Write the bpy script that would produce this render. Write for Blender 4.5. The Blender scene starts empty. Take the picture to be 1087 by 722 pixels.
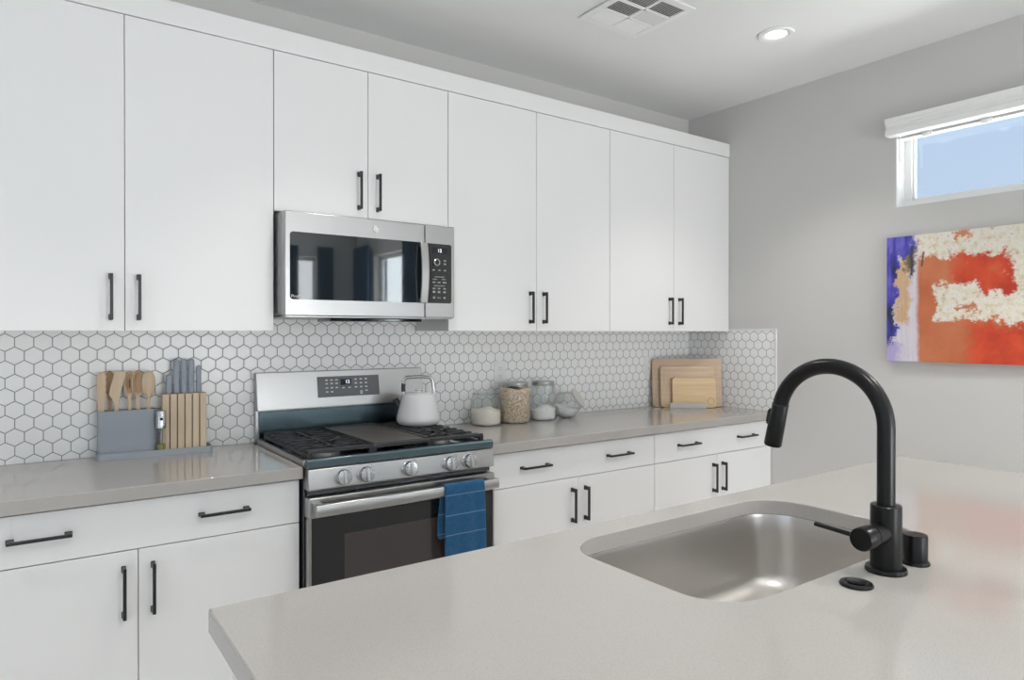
import bpy, bmesh, math, random
from mathutils import Vector, Matrix
random.seed(7)
PI = math.pi
C = bpy.context.scene.collection
scene = bpy.context.scene

# ------------------------------------------------------------------ camera, world, lights, exposure
IMG_W = 1087
FOC = 720.77
cam_d = bpy.data.cameras.new('camera')
cam = bpy.data.objects.new('camera', cam_d); C.objects.link(cam)
cam.location = (-3.4639, -2.8923, 1.3683)
cam.rotation_euler = (math.radians(90 - 0.1786), 0, math.radians(54.4155 - 90))
cam_d.sensor_fit = 'HORIZONTAL'; cam_d.sensor_width = 36.0
cam_d.lens = FOC * 36.0 / IMG_W
cam_d.shift_y = -6.33 / IMG_W
cam_d.clip_start = 0.02
scene.camera = cam

world = bpy.data.worlds.new('world'); scene.world = world
world.use_nodes = True
wnt = world.node_tree
wbg = wnt.nodes['Background']
wtc = wnt.nodes.new('ShaderNodeTexCoord'); wsep = wnt.nodes.new('ShaderNodeSeparateXYZ')
wramp = wnt.nodes.new('ShaderNodeValToRGB')
wramp.color_ramp.elements[0].position = 0.0; wramp.color_ramp.elements[0].color = (0.62, 0.72, 0.84, 1)
wramp.color_ramp.elements[1].position = 0.6; wramp.color_ramp.elements[1].color = (0.32, 0.50, 0.80, 1)
wnt.links.new(wtc.outputs['Generated'], wsep.inputs[0])
wnt.links.new(wsep.outputs['Z'], wramp.inputs[0])
wnt.links.new(wramp.outputs[0], wbg.inputs['Color'])
wbg.inputs['Strength'].default_value = 1.0

scene.view_settings.view_transform = 'Standard'
scene.view_settings.look = 'None'
scene.view_settings.gamma = 1.0
scene.view_settings.use_curve_mapping = False
scene.view_settings.exposure = 0.19
scene.cycles.max_bounces = 12
scene.cycles.transparent_max_bounces = 24
scene.cycles.diffuse_bounces = 6
scene.cycles.sample_clamp_indirect = 2.0
scene.cycles.blur_glossy = 2.0

def area(name, loc, target, sx, sy, power, color=(1, 1, 1)):
    d = bpy.data.lights.new(name, 'AREA'); d.shape = 'RECTANGLE'; d.size = sx; d.size_y = sy
    d.energy = power; d.color = color
    o = bpy.data.objects.new(name, d); C.objects.link(o); o.location = loc
    o.rotation_euler = (Vector(target) - Vector(loc)).to_track_quat('-Z', 'Y').to_euler()
    return o
# daylight just outside the big windows of the living side, plus added fill lamps
area('daylight_rear', (-1.4, -6.36, 1.25), (-1.4, 0, 1.25), 2.0, 2.1, 55, (1.0, 0.99, 0.97))
area('ceiling_fill_rear', (-1.4, -7.3, 0.25), (-1.6, -2.6, 2.7), 2.6, 1.2, 165, (1.0, 0.965, 0.935))  # unseen source, added to lift the ceiling through the rear window
area('ceiling_fill_side', (1.0, -5.2, 0.5), (-1.5, -4.0, 2.7), 1.6, 1.0, 80, (1.0, 0.97, 0.94))  # added upward lamp outside the right window, brightens the ceiling
area('transom_bounce_fill', (0.85, -2.2, 1.45), (-0.7, -1.9, 2.72), 1.6, 0.6, 45, (1.0, 0.99, 0.97))  # added lamp for ground bounce, brightens the ceiling by the right wall
area('daylight_right', (0.17, -5.19, 1.35), (-3, -5.19, 1.35), .92, 1.9, 45, (0.93, 0.99, 1.0))
area('left_fill', (-6.78, -3.4, 1.4), (-2, -3.4, 1.4), 3.2, 1.9, 10, (1.0, 0.98, 0.96))  # added fill from the left, no such source in view
area('daylight_far', (-4.9, -6.36, 1.35), (-4.9, 0, 1.35), 2.0, 1.9, 16, (1.0, 0.98, 0.96))

# recessed ceiling lights; all but the first are unseen, added as fill
H = 2.7265
LAMPS = [(-0.68, -1.073), (-2.45, -1.073), (-4.2, -1.073), (-0.9, -2.9), (-2.6, -2.9), (-4.3, -2.9), (-1.8, -4.7), (-4.2, -4.7)]
for i, (lx, ly) in enumerate(LAMPS):
    d = bpy.data.lights.new('lamp_and_fill', 'SPOT'); d.energy = 40 if ly > -2 else ({-0.9: 80, -2.6: 52, -4.3: 12}[lx] if ly > -3.5 else 20); d.color = (1.0, 0.96, 0.91)
    d.spot_size = math.radians(116 if -3.5 < ly < -2 else 102); d.spot_blend = 0.35 if -3.5 < ly < -2 else 0.7; d.shadow_soft_size = 0.08  # middle row's wide beams are shaped to brighten the base cabinet fronts
    o = bpy.data.objects.new('lamp_and_fill', d); C.objects.link(o); o.location = (lx, ly, H - 0.012)

# ------------------------------------------------------------------ material helpers
def new_mat(name):
    m = bpy.data.materials.new(name); m.use_nodes = True
    return m, m.node_tree, m.node_tree.nodes['Principled BSDF']
def N(nt, t, **kw):
    n = nt.nodes.new(t)
    for k, v in kw.items(): setattr(n, k, v)
    return n
def val(nt, sock, v):
    if hasattr(v, 'links'): nt.links.new(v, sock)
    else: sock.default_value = v
def math_n(nt, op, a, b=None, c=None, clamp=False):
    n = N(nt, 'ShaderNodeMath', operation=op, use_clamp=clamp)
    val(nt, n.inputs[0], a)
    if b is not None: val(nt, n.inputs[1], b)
    if c is not None: val(nt, n.inputs[2], c)
    return n.outputs[0]
def mixc(nt, f, a, b):
    n = N(nt, 'ShaderNodeMix', data_type='RGBA')
    val(nt, n.inputs[0], f)
    for s, v in ((n.inputs[6], a), (n.inputs[7], b)):
        if hasattr(v, 'links'): nt.links.new(v, s)
        else: s.default_value = (*v, 1) if len(v) == 3 else v
    return n.outputs[2]
def obj_coord(nt, scale=None):
    t = N(nt, 'ShaderNodeTexCoord').outputs['Object']
    if scale:
        m = N(nt, 'ShaderNodeMapping'); m.inputs['Scale'].default_value = scale
        nt.links.new(t, m.inputs[0]); return m.outputs[0]
    return t
def noise(nt, vec, scale, detail=2.0, rough=0.5):
    n = N(nt, 'ShaderNodeTexNoise'); nt.links.new(vec, n.inputs['Vector'])
    n.inputs['Scale'].default_value = scale; n.inputs['Detail'].default_value = detail
    n.inputs['Roughness'].default_value = rough
    return n.outputs['Fac']
def ramp(nt, fac, stops):
    r = N(nt, 'ShaderNodeValToRGB'); nt.links.new(fac, r.inputs[0])
    e = r.color_ramp.elements
    while len(e) < len(stops): e.new(0.5)
    for x, (p, c) in zip(e, stops): x.position = p; x.color = (*c, 1) if len(c) == 3 else c
    return r.outputs[0]
def bump(nt, bsdf, height, strength, dist=0.001):
    b = N(nt, 'ShaderNodeBump'); b.inputs['Strength'].default_value = strength; b.inputs['Distance'].default_value = dist
    nt.links.new(height, b.inputs['Height']); nt.links.new(b.outputs[0], bsdf.inputs['Normal'])
def plain(name, col, rough=0.5, metal=0.0, spec=0.5, coat=0.0, bumps=None, emit=None):
    m, nt, b = new_mat(name)
    b.inputs['Base Color'].default_value = (*col, 1); b.inputs['Roughness'].default_value = rough
    b.inputs['Metallic'].default_value = metal; b.inputs['Specular IOR Level'].default_value = spec
    b.inputs['Coat Weight'].default_value = coat
    tc = obj_coord(nt)
    if bumps: bump(nt, b, noise(nt, tc, bumps[0], 3), bumps[1], bumps[2] if len(bumps) > 2 else 0.001)
    else:
        f = noise(nt, tc, 40, 2)
        v = math_n(nt, 'MULTIPLY_ADD', f, 0.06, max(0.0, rough - 0.03))
        nt.links.new(v, b.inputs['Roughness'])
    if emit: b.inputs['Emission Color'].default_value = (*emit[0], 1); b.inputs['Emission Strength'].default_value = emit[1]
    return m

def brushed(name, col, axis, rough=0.28, strength=0.12):
    m, nt, b = new_mat(name)
    sc = [260, 260, 260]; sc[axis] = 2.5
    tc = obj_coord(nt, sc)
    f = noise(nt, tc, 1.0, 4, 0.6)
    c = mixc(nt, f, tuple(x * 0.95 for x in col), tuple(min(1, x * 1.04) for x in col))
    nt.links.new(c, b.inputs['Base Color']); b.inputs['Metallic'].default_value = 1.0
    r = math_n(nt, 'MULTIPLY_ADD', f, 0.08, rough - 0.04); nt.links.new(r, b.inputs['Roughness'])
    if strength: bump(nt, b, f, strength, 0.0006)
    return m

def hex_tile(name, ax, x0, z0, w=0.0538):
    m, nt, b = new_mat(name)
    s = N(nt, 'ShaderNodeSeparateXYZ'); nt.links.new(obj_coord(nt), s.inputs[0])
    R3 = math.sqrt(3)
    px = math_n(nt, 'MULTIPLY_ADD', s.outputs[ax], 1 / w, 200.5 - x0 / w)
    pz = math_n(nt, 'MULTIPLY_ADD', s.outputs[2], 1 / w, 100 * R3 + R3 / 2 - z0 / w)
    def cell(ox, oz):
        ax_ = math_n(nt, 'SUBTRACT', math_n(nt, 'MODULO', math_n(nt, 'ADD', px, ox), 1.0), 0.5)
        az_ = math_n(nt, 'SUBTRACT', math_n(nt, 'MODULO', math_n(nt, 'ADD', pz, oz), R3), R3 / 2)
        ax_ = math_n(nt, 'ABSOLUTE', ax_); az_ = math_n(nt, 'ABSOLUTE', az_)
        return math_n(nt, 'MAXIMUM', ax_, math_n(nt, 'MULTIPLY_ADD', ax_, 0.5, math_n(nt, 'MULTIPLY', az_, R3 / 2)))
    d = math_n(nt, 'MINIMUM', cell(0, 0), cell(0.5, R3 / 2))
    mr = N(nt, 'ShaderNodeMapRange', interpolation_type='SMOOTHSTEP'); nt.links.new(d, mr.inputs[0])
    mr.inputs[1].default_value = 0.467; mr.inputs[2].default_value = 0.487
    g = mr.outputs[0]
    tone = noise(nt, obj_coord(nt), 9, 2)
    tc = mixc(nt, tone, (0.88, 0.885, 0.885), (0.92, 0.92, 0.91))
    nt.links.new(mixc(nt, g, tc, (0.20, 0.205, 0.21)), b.inputs['Base Color'])
    nt.links.new(math_n(nt, 'MULTIPLY_ADD', g, 0.5, 0.22), b.inputs['Roughness'])
    mr2 = N(nt, 'ShaderNodeMapRange', interpolation_type='SMOOTHSTEP'); nt.links.new(d, mr2.inputs[0])
    mr2.inputs[1].default_value = 0.43; mr2.inputs[2].default_value = 0.49
    mr2.inputs[3].default_value = 1.0; mr2.inputs[4].default_value = 0.0
    bump(nt, b, mr2.outputs[0], 0.5, 0.002)
    return m

def quartz(name, base, rough=0.07, spec=0.5):
    m, nt, b = new_mat(name)
    tc = obj_coord(nt)
    f = noise(nt, tc, 420, 3, 0.6)
    big = noise(nt, tc, 6, 3)
    lo = tuple(x * 0.80 for x in base); hi = tuple(min(1, x * 1.10) for x in base)
    c1 = ramp(nt, f, [(0.32, lo), (0.46, base), (0.60, base), (0.74, hi)])
    c2 = mixc(nt, math_n(nt, 'MULTIPLY', big, 0.25), c1, tuple(x * 0.9 for x in base))
    nt.links.new(c2, b.inputs['Base Color']); b.inputs['Roughness'].default_value = rough
    b.inputs['Specular IOR Level'].default_value = spec
    return m

def wood(name, c0, c1, axis=2, sc=1.0, rough=0.5):
    m, nt, b = new_mat(name)
    s = [38 * sc, 38 * sc, 38 * sc]; s[axis] = 3.0 * sc
    tc = obj_coord(nt, s)
    f = noise(nt, tc, 1.0, 5, 0.62)
    nt.links.new(ramp(nt, f, [(0.30, c0), (0.52, tuple((x + y) / 2 for x, y in zip(c0, c1))), (0.70, c1)]), b.inputs['Base Color'])
    b.inputs['Roughness'].default_value = rough
    bump(nt, b, f, 0.1, 0.0005)
    return m

def glass_pane(name, tint=(0.95, 0.97, 0.98), refl=0.06):
    m = bpy.data.materials.new(name); m.use_nodes = True; nt = m.node_tree
    nt.nodes.remove(nt.nodes['Principled BSDF'])
    out = nt.nodes['Material Output']
    t = N(nt, 'ShaderNodeBsdfTransparent'); t.inputs[0].default_value = (*tint, 1)
    g = N(nt, 'ShaderNodeBsdfGlossy'); g.inputs['Roughness'].default_value = 0.02
    lw = N(nt, 'ShaderNodeLayerWeight'); lw.inputs[0].default_value = 0.5
    mx = N(nt, 'ShaderNodeMixShader')
    nt.links.new(math_n(nt, 'MULTIPLY_ADD', math_n(nt, 'POWER', lw.outputs['Facing'], 2.2), 0.42, refl, clamp=True), mx.inputs[0])
    nt.links.new(t.outputs[0], mx.inputs[1]); nt.links.new(g.outputs[0], mx.inputs[2])
    nt.links.new(mx.outputs[0], out.inputs['Surface'])
    return m

M = {}
M['wall'] = plain('wall_paint', (0.60, 0.59, 0.575), 0.85, spec=0.2, bumps=(170, 0.25, 0.002))
M['ceil'] = plain('ceiling_paint', (0.80, 0.805, 0.80), 0.9, spec=0.15, bumps=(120, 0.3, 0.003))
M['floor'] = wood('pale_bounce_floor', (0.76, 0.74, 0.71), (0.84, 0.82, 0.79), 1, 0.3, 0.45)  # unseen floor, made near white to bounce light upward
M['cab'] = plain('white_laminate', (0.80, 0.80, 0.80), 0.38, spec=0.4)
M['cabin'] = plain('cabinet_carcass', (0.70, 0.70, 0.69), 0.5)
M['black'] = plain('black_metal', (0.012, 0.012, 0.013), 0.32, spec=0.5)
M['fblack'] = plain('faucet_black', (0.006, 0.006, 0.0065), 0.30, spec=0.32)
M['quartz'] = quartz('grey_quartz', (0.41, 0.39, 0.37))
M['iquartz'] = quartz('island_quartz', (0.43, 0.415, 0.395), 0.10, 0.22)
M['tile'] = hex_tile('hex_tile_back', 0, -3.4963 + 0.0269, 1.3325)
M['tiler'] = hex_tile('hex_tile_side', 1, -0.2998 - 0.0272, 1.3400, 0.0545)
M['trim'] = plain('white_trim', (0.82, 0.82, 0.81), 0.4)
M['vinyl'] = plain('window_vinyl', (0.85, 0.85, 0.84), 0.35)
M['steel'] = brushed('stainless', (0.46, 0.455, 0.45), 0, 0.30, 0.03)
M['steelv'] = brushed('stainless_vertical', (0.55, 0.54, 0.53), 2, 0.30, 0.05)
M['sink'] = brushed('sink_steel', (0.70, 0.675, 0.65), 0, 0.30, 0.0)
M['chrome'] = plain('polished_steel', (0.62, 0.62, 0.63), 0.16, metal=1.0)
M['dsteel'] = plain('dark_steel', (0.12, 0.12, 0.125), 0.35, metal=0.8)
M['bglass'] = plain('black_glass', (0.010, 0.011, 0.012), 0.05, spec=0.75)
M['mglass'] = plain('mirror_dark_glass', (0.012, 0.016, 0.018), 0.03, spec=1.0, coat=1.0)
M['ovenwin'] = plain('oven_window_glass', (0.055, 0.045, 0.045), 0.10, spec=0.6)
M['enamel'] = plain('black_enamel', (0.014, 0.024, 0.031), 0.12, spec=1.0, coat=1.0)
M['iron'] = plain('cast_iron', (0.028, 0.029, 0.032), 0.45, spec=0.5, bumps=(300, 0.15))
M['griddle'] = plain('griddle_iron', (0.075, 0.068, 0.060), 0.45, spec=0.5, bumps=(200, 0.1))
M['burner'] = plain('burner_aluminium', (0.45, 0.43, 0.42), 0.4, metal=0.9)
M['panelgrey'] = plain('control_grey', (0.13, 0.135, 0.14), 0.22, spec=0.6)
M['mark'] = plain('white_print', (0.60, 0.61, 0.62), 0.5)
M['lcd'] = plain('display_black', (0.008, 0.010, 0.014), 0.12)
M['digit'] = plain('display_digit', (0.8, 0.85, 0.9), 0.4, emit=((0.85, 0.9, 1.0), 1.2))
M['towel'] = None
M['caddy'] = plain('blue_grey_plastic', (0.33, 0.36, 0.40), 0.45)
M['knifeh'] = plain('slate_blue_handle', (0.33, 0.37, 0.43), 0.45)
M['blade'] = plain('knife_steel', (0.5, 0.5, 0.5), 0.25, metal=1.0)
M['maple'] = wood('maple', (0.60, 0.46, 0.31), (0.74, 0.60, 0.44), 2)
M['beech'] = wood('beech_pale', (0.60, 0.44, 0.29), (0.72, 0.57, 0.41), 2, 1.5)
M['beechd'] = wood('beech_dark', (0.42, 0.27, 0.15), (0.52, 0.35, 0.21), 2, 1.5)
M['board1'] = wood('board_tan', (0.52, 0.37, 0.25), (0.62, 0.47, 0.33), 0)
M['board2'] = wood('board_mid', (0.55, 0.40, 0.26), (0.66, 0.50, 0.36), 0)
M['board3'] = wood('board_light', (0.62, 0.43, 0.24), (0.74, 0.55, 0.34), 0)
M['greyplastic'] = plain('pale_grey_plastic', (0.52, 0.50, 0.48), 0.5)
M['kettle'] = plain('kettle_enamel', (0.72, 0.72, 0.73), 0.16, spec=0.5, coat=0.4)
M['flour'] = plain('flour', (0.86, 0.80, 0.71), 0.9, bumps=(80, 0.4, 0.004))
M['sugar'] = plain('sugar', (0.90, 0.89, 0.88), 0.9, bumps=(80, 0.3, 0.003))
M['oil'] = plain('olive_oil', (0.30, 0.24, 0.05), 0.15)
M['outlet'] = plain('outlet_white', (0.82, 0.82, 0.81), 0.35)
M['slot'] = plain('slot_dark', (0.05, 0.05, 0.05), 0.6)
M['toe'] = plain('toe_kick', (0.45, 0.45, 0.45), 0.6)
M['curtain'] = plain('curtain_navy', (0.03, 0.06, 0.12), 0.9, spec=0.1)
M['ventdark'] = plain('duct_dark', (0.10, 0.10, 0.10), 0.7)
M['lens'] = plain('lamp_lens', (0.9, 0.88, 0.84), 0.5, emit=((1.0, 0.93, 0.82), 4.0))
M['pane'] = glass_pane('window_glass')
M['jar'] = glass_pane('jar_glass', (0.97, 0.98, 0.98), 0.03)
M['mwbody'] = plain('appliance_grey', (0.40, 0.40, 0.40), 0.4)
M['bluereflect'] = plain('reflection_blue_enamel', (0.15, 0.21, 0.24), 0.22, metal=1.0)  # blue metal tint stands in for the reflected window and room
M['slate'] = plain('dark_slate', (0.05, 0.05, 0.053), 0.5)
M['emblem'] = plain('emblem_silver', (0.80, 0.80, 0.79), 0.4)
M['dimmark'] = plain('grey_print', (0.26, 0.27, 0.28), 0.5)

m, nt, b = new_mat('blue_towel')
tc = obj_coord(nt); s_ = N(nt, 'ShaderNodeSeparateXYZ'); nt.links.new(tc, s_.inputs[0])
f = noise(nt, tc, 60, 4, 0.65); c = mixc(nt, f, (0.008, 0.055, 0.135), (0.022, 0.115, 0.25))
for zl in (0.764, 0.690, 0.617):
    d = math_n(nt, 'ABSOLUTE', math_n(nt, 'SUBTRACT', s_.outputs[2], zl - 0.56))
    k = math_n(nt, 'MULTIPLY', math_n(nt, 'LESS_THAN', d, 0.0013), 0.45)
    c = mixc(nt, k, c, (0.30, 0.42, 0.55))
nt.links.new(c, b.inputs['Base Color']); b.inputs['Roughness'].default_value = 0.95
b.inputs['Sheen Weight'].default_value = 0.3; b.inputs['Specular IOR Level'].default_value = 0.1
bump(nt, b, noise(nt, tc, 350, 3), 0.5, 0.002); M['towel'] = m

m, nt, b = new_mat('rolled_oats')
v = N(nt, 'ShaderNodeTexVoronoi'); nt.links.new(obj_coord(nt), v.inputs[0]); v.inputs['Scale'].default_value = 170
sp = N(nt, 'ShaderNodeSeparateXYZ'); nt.links.new(v.outputs['Color'], sp.inputs[0])
nt.links.new(ramp(nt, sp.outputs[0], [(0.0, (0.42, 0.28, 0.18)), (0.35, (0.62, 0.47, 0.34)), (0.7, (0.74, 0.61, 0.47)), (1.0, (0.80, 0.70, 0.58))]), b.inputs['Base Color'])
b.inputs['Roughness'].default_value = 0.9; bump(nt, b, v.outputs['Distance'], 0.8, 0.004); M['oats'] = m

# abstract painting: everything in metres from the canvas' lower corner (s along the wall, t up)
m, nt, b = new_mat('abstract_paint')
tc = obj_coord(nt); s_ = N(nt, 'ShaderNodeSeparateXYZ'); nt.links.new(tc, s_.inputs[0])
n1 = math_n(nt, 'SUBTRACT', noise(nt, tc, 9, 9, 0.72), 0.5); n2 = math_n(nt, 'SUBTRACT', noise(nt, obj_coord(nt, (1, 1.1, 1.3)), 14, 9, 0.75), 0.5)
n3 = noise(nt, tc, 30, 5, 0.7); n4 = noise(nt, obj_coord(nt, (1, 60, 6)), 1.0, 4, 0.7)
S = math_n(nt, 'MULTIPLY', s_.outputs[1], -1.0); T = s_.outputs[2]
Sw = math_n(nt, 'MULTIPLY_ADD', n1, 0.22, S); Tw = math_n(nt, 'MULTIPLY_ADD', n2, 0.22, T)
Sh = math_n(nt, 'MULTIPLY_ADD', n1, 0.03, S)
def sstep(x, a, b_):
    r = N(nt, 'ShaderNodeMapRange', interpolation_type='SMOOTHSTEP'); val(nt, r.inputs[0], x)
    r.inputs[1].default_value = a; r.inputs[2].default_value = b_; return r.outputs[0]
def boxm(s0, s1, t0, t1, e=0.008, sx=None, tx=None):
    sx = sx or Sw; tx = tx or Tw
    a = math_n(nt, 'MULTIPLY', sstep(sx, s0 - e, s0 + e), math_n(nt, 'SUBTRACT', 1.0, sstep(sx, s1 - e, s1 + e)))
    c_ = math_n(nt, 'MULTIPLY', sstep(tx, t0 - e, t0 + e), math_n(nt, 'SUBTRACT', 1.0, sstep(tx, t1 - e, t1 + e)))
    return math_n(nt, 'MULTIPLY', a, c_)
cream = ramp(nt, n3, [(0.30, (0.50, 0.33, 0.20)), (0.42, (0.72, 0.64, 0.50)), (0.58, (0.80, 0.77, 0.70)), (0.70, (0.50, 0.46, 0.46))])
oran = ramp(nt, noise(nt, tc, 4, 4), [(0.35, (0.50, 0.135, 0.05)), (0.52, (0.58, 0.19, 0.085)), (0.68, (0.53, 0.21, 0.13))])
red = ramp(nt, noise(nt, tc, 9, 3), [(0.35, (0.46, 0.035, 0.015)), (0.6, (0.66, 0.075, 0.025)), (0.75, (0.60, 0.13, 0.05))])
blue = ramp(nt, noise(nt, obj_coord(nt, (1, 18, 6)), 1, 4), [(0.36, (0.02, 0.025, 0.09)), (0.48, (0.06, 0.045, 0.40)), (0.62, (0.16, 0.14, 0.55)), (0.75, (0.05, 0.04, 0.25))])
col = oran
col = mixc(nt, boxm(0.36, 1.2, -0.2, 0.185, 0.05), col, red)                       # red lower right
col = mixc(nt, boxm(0.70, 0.78, -0.1, 0.16, 0.015), col, (0.42, 0.27, 0.09))       # ochre stroke
col = mixc(nt, boxm(0.30, 0.60, 0.30, 0.50, 0.02), col, red)                       # red above the cream patch
col = mixc(nt, boxm(0.13, 1.2, 0.495, 0.8, 0.01), col, cream)                      # cream top band
col = mixc(nt, boxm(0.21, 0.60, 0.20, 0.365, 0.010), col, cream)                   # cream centre patch
col = mixc(nt, boxm(0.50, 1.2, 0.18, 0.56, 0.012), col, cream)
col = mixc(nt, boxm(0.40, 0.52, 0.315, 0.46, 0.012), col, red)
col = mixc(nt, boxm(0.28, 0.40, 0.235, 0.262, 0.008), col, oran)
col = mixc(nt, boxm(0.28, 0.36, 0.565, 0.60, 0.01), col, (0.60, 0.22, 0.12))
white = mixc(nt, n4, (0.52, 0.47, 0.58), (0.82, 0.78, 0.80))
tan_ = mixc(nt, n4, (0.52, 0.30, 0.14), (0.68, 0.50, 0.32))
col = mixc(nt, boxm(-0.2, 0.142, -0.2, 0.75, 0.012, Sh), col, white)               # pale left strip
col = mixc(nt, boxm(0.045, 0.105, 0.18, 0.48, 0.02, Sw), col, tan_)
col = mixc(nt, boxm(0.085, 0.125, 0.42, 0.53, 0.012, Sw), col, (0.16, 0.12, 0.06))
tilt = math_n(nt, 'MULTIPLY_ADD', T, -0.09, Sw)                                    # blue edge leans with height
col = mixc(nt, math_n(nt, 'SUBTRACT', 1.0, sstep(tilt, 0.012, 0.024)), col, blue)
col = mixc(nt, boxm(-0.05, 0.115, 0.51, 0.7, 0.012, Sw), col, blue)
col = mixc(nt, boxm(-0.05, 0.06, -0.1, 0.085, 0.03, Sw), col, (0.45, 0.38, 0.66))
col = mixc(nt, boxm(0.108, 0.122, 0.40, 0.56, 0.006, Sh), col, (0.05, 0.05, 0.07))
col = mixc(nt, boxm(0.160, 0.168, 0.45, 0.52, 0.004, math_n(nt, 'MULTIPLY_ADD', T, -0.12, math_n(nt, 'ADD', S, 0.058)), T), col, (0.12, 0.05, 0.04))
nt.links.new(col, b.inputs['Base Color']); b.inputs['Roughness'].default_value = 0.55
bump(nt, b, n3, 0.3, 0.002); M['paint'] = m

# ------------------------------------------------------------------ mesh helpers
def box(bm, lo, hi, mi=0):
    x0, y0, z0 = lo; x1, y1, z1 = hi
    v = [bm.verts.new(p) for p in ((x0, y0, z0), (x1, y0, z0), (x1, y1, z0), (x0, y1, z0), (x0, y0, z1), (x1, y0, z1), (x1, y1, z1), (x0, y1, z1))]
    for q in ((3, 2, 1, 0), (4, 5, 6, 7), (0, 1, 5, 4), (1, 2, 6, 5), (2, 3, 7, 6), (3, 0, 4, 7)):
        f = bm.faces.new([v[i] for i in q]); f.material_index = mi
def frame_axes(d):
    d = Vector(d).normalized()
    a = Vector((0, 0, 1)) if abs(d.z) < 0.9 else Vector((1, 0, 0))
    u = d.cross(a).normalized(); w = d.cross(u).normalized()
    return u, w
def tube(bm, pts, rad, seg=16, caps=True, flat=1.0):
    pts = [Vector(p) for p in pts]; rads = rad if isinstance(rad, (list, tuple)) else [rad] * len(pts)
    rings = []; u = None
    for i, p in enumerate(pts):
        d = (pts[min(i + 1, len(pts) - 1)] - pts[max(i - 1, 0)]).normalized()
        if u is None: u, w = frame_axes(d)
        else:
            u = (u - d * u.dot(d)).normalized(); w = d.cross(u).normalized()
        rings.append([bm.verts.new(p + (u * math.cos(2 * PI * k / seg) + w * math.sin(2 * PI * k / seg) * flat) * rads[i]) for k in range(seg)])
    for a, b_ in zip(rings, rings[1:]):
        for k in range(seg): bm.faces.new((a[k], a[(k + 1) % seg], b_[(k + 1) % seg], b_[k]))
    if caps:
        bm.faces.new(list(reversed(rings[0]))); bm.faces.new(rings[-1])
def lathe(bm, prof, origin=(0, 0, 0), axis=(0, 0, 1), seg=40, closed=False, mi=0):
    """profile of (radius, height) pairs turned round axis"""
    o = Vector(origin); d = Vector(axis).normalized(); u, w = frame_axes(d)
    rings = []
    for r_, h_ in prof:
        if r_ < 1e-6: rings.append([bm.verts.new(o + d * h_)])
        else: rings.append([bm.verts.new(o + d * h_ + (u * math.cos(2 * PI * k / seg) + w * math.sin(2 * PI * k / seg)) * r_) for k in range(seg)])
    pairs = list(zip(rings, rings[1:]))
    if closed: pairs.append((rings[-1], rings[0]))
    for a, b_ in pairs:
        if len(a) == 1 and len(b_) == 1: continue
        for k in range(seg):
            k2 = (k + 1) % seg
            if len(a) == 1: f = bm.faces.new((a[0], b_[k2], b_[k]))
            elif len(b_) == 1: f = bm.faces.new((a[k], a[k2], b_[0]))
            else: f = bm.faces.new((a[k], a[k2], b_[k2], b_[k]))
            f.material_index = mi
def prism(bm, pts, depth_vec):
    """planar outline (3-D points) swept by a vector"""
    dv = Vector(depth_vec)
    a = [bm.verts.new(p) for p in pts]; b_ = [bm.verts.new(Vector(p) + dv) for p in pts]
    n = len(pts)
    bm.faces.new(a); bm.faces.new(list(reversed(b_)))
    for i in range(n): bm.faces.new((a[i], b_[i], b_[(i + 1) % n], a[(i + 1) % n]))
def rrect(cx, cy, w, h, r, n=6):
    out = []
    for sx, sy, a0 in ((1, 1, 0), (-1, 1, 90), (-1, -1, 180), (1, -1, 270)):
        for k in range(n + 1):
            a = math.radians(a0 + 90 * k / n)
            out.append((cx + sx * (w / 2 - r) + r * math.cos(a), cy + sy * (h / 2 - r) + r * math.sin(a)))
    return out
def world_shift(parent):
    o = parent; 
    while o.parent: o = o.parent
    return Matrix.Translation(o.location) @ o.rotation_euler.to_matrix().to_4x4()
def obj(name, bm, mat, parent=None, bev=0.0, smooth=35, world=True, label=None, seg=2):
    """links the bmesh as one mesh object; world=True: coordinates are room coordinates even under a parent"""
    bmesh.ops.remove_doubles(bm, verts=bm.verts, dist=1e-6)
    bmesh.ops.recalc_face_normals(bm, faces=bm.faces)
    if parent is not None and world: bm.transform(world_shift(parent).inverted())
    me = bpy.data.meshes.new(name); bm.to_mesh(me); bm.free()
    for mm in (mat if isinstance(mat, (list, tuple)) else [mat]): me.materials.append(mm)
    if smooth:
        me.polygons.foreach_set('use_smooth', [True] * len(me.polygons)); me.set_sharp_from_angle(angle=math.radians(smooth))
    o = bpy.data.objects.new(name, me); C.objects.link(o)
    if parent is not None: o.parent = parent
    if bev:
        md = o.modifiers.new('edge', 'BEVEL'); md.width = bev; md.segments = seg; md.limit_method = 'ANGLE'; md.angle_limit = math.radians(40)
        md.harden_normals = False
    if label: o['label'] = label
    return o
def tag(o, label, cat, group=None):
    o['label'] = label; o['category'] = cat
    if group: o['group'] = group
    return o
def thing(name, label, cat, loc=(0, 0, 0), rotz=0.0, group=None):
    o = bpy.data.objects.new(name, None); C.objects.link(o)
    o.empty_display_size = 0.05; o.location = loc; o.rotation_euler = (0, 0, rotz)
    return tag(o, label, cat, group)
def struct(o): o['kind'] = 'structure'; return o
def bx(name, lo, hi, mat, parent=None, bev=0.0, world=True, label=None):
    bm = bmesh.new(); box(bm, lo, hi); return obj(name, bm, mat, parent, bev, world=world, label=label)
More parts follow.
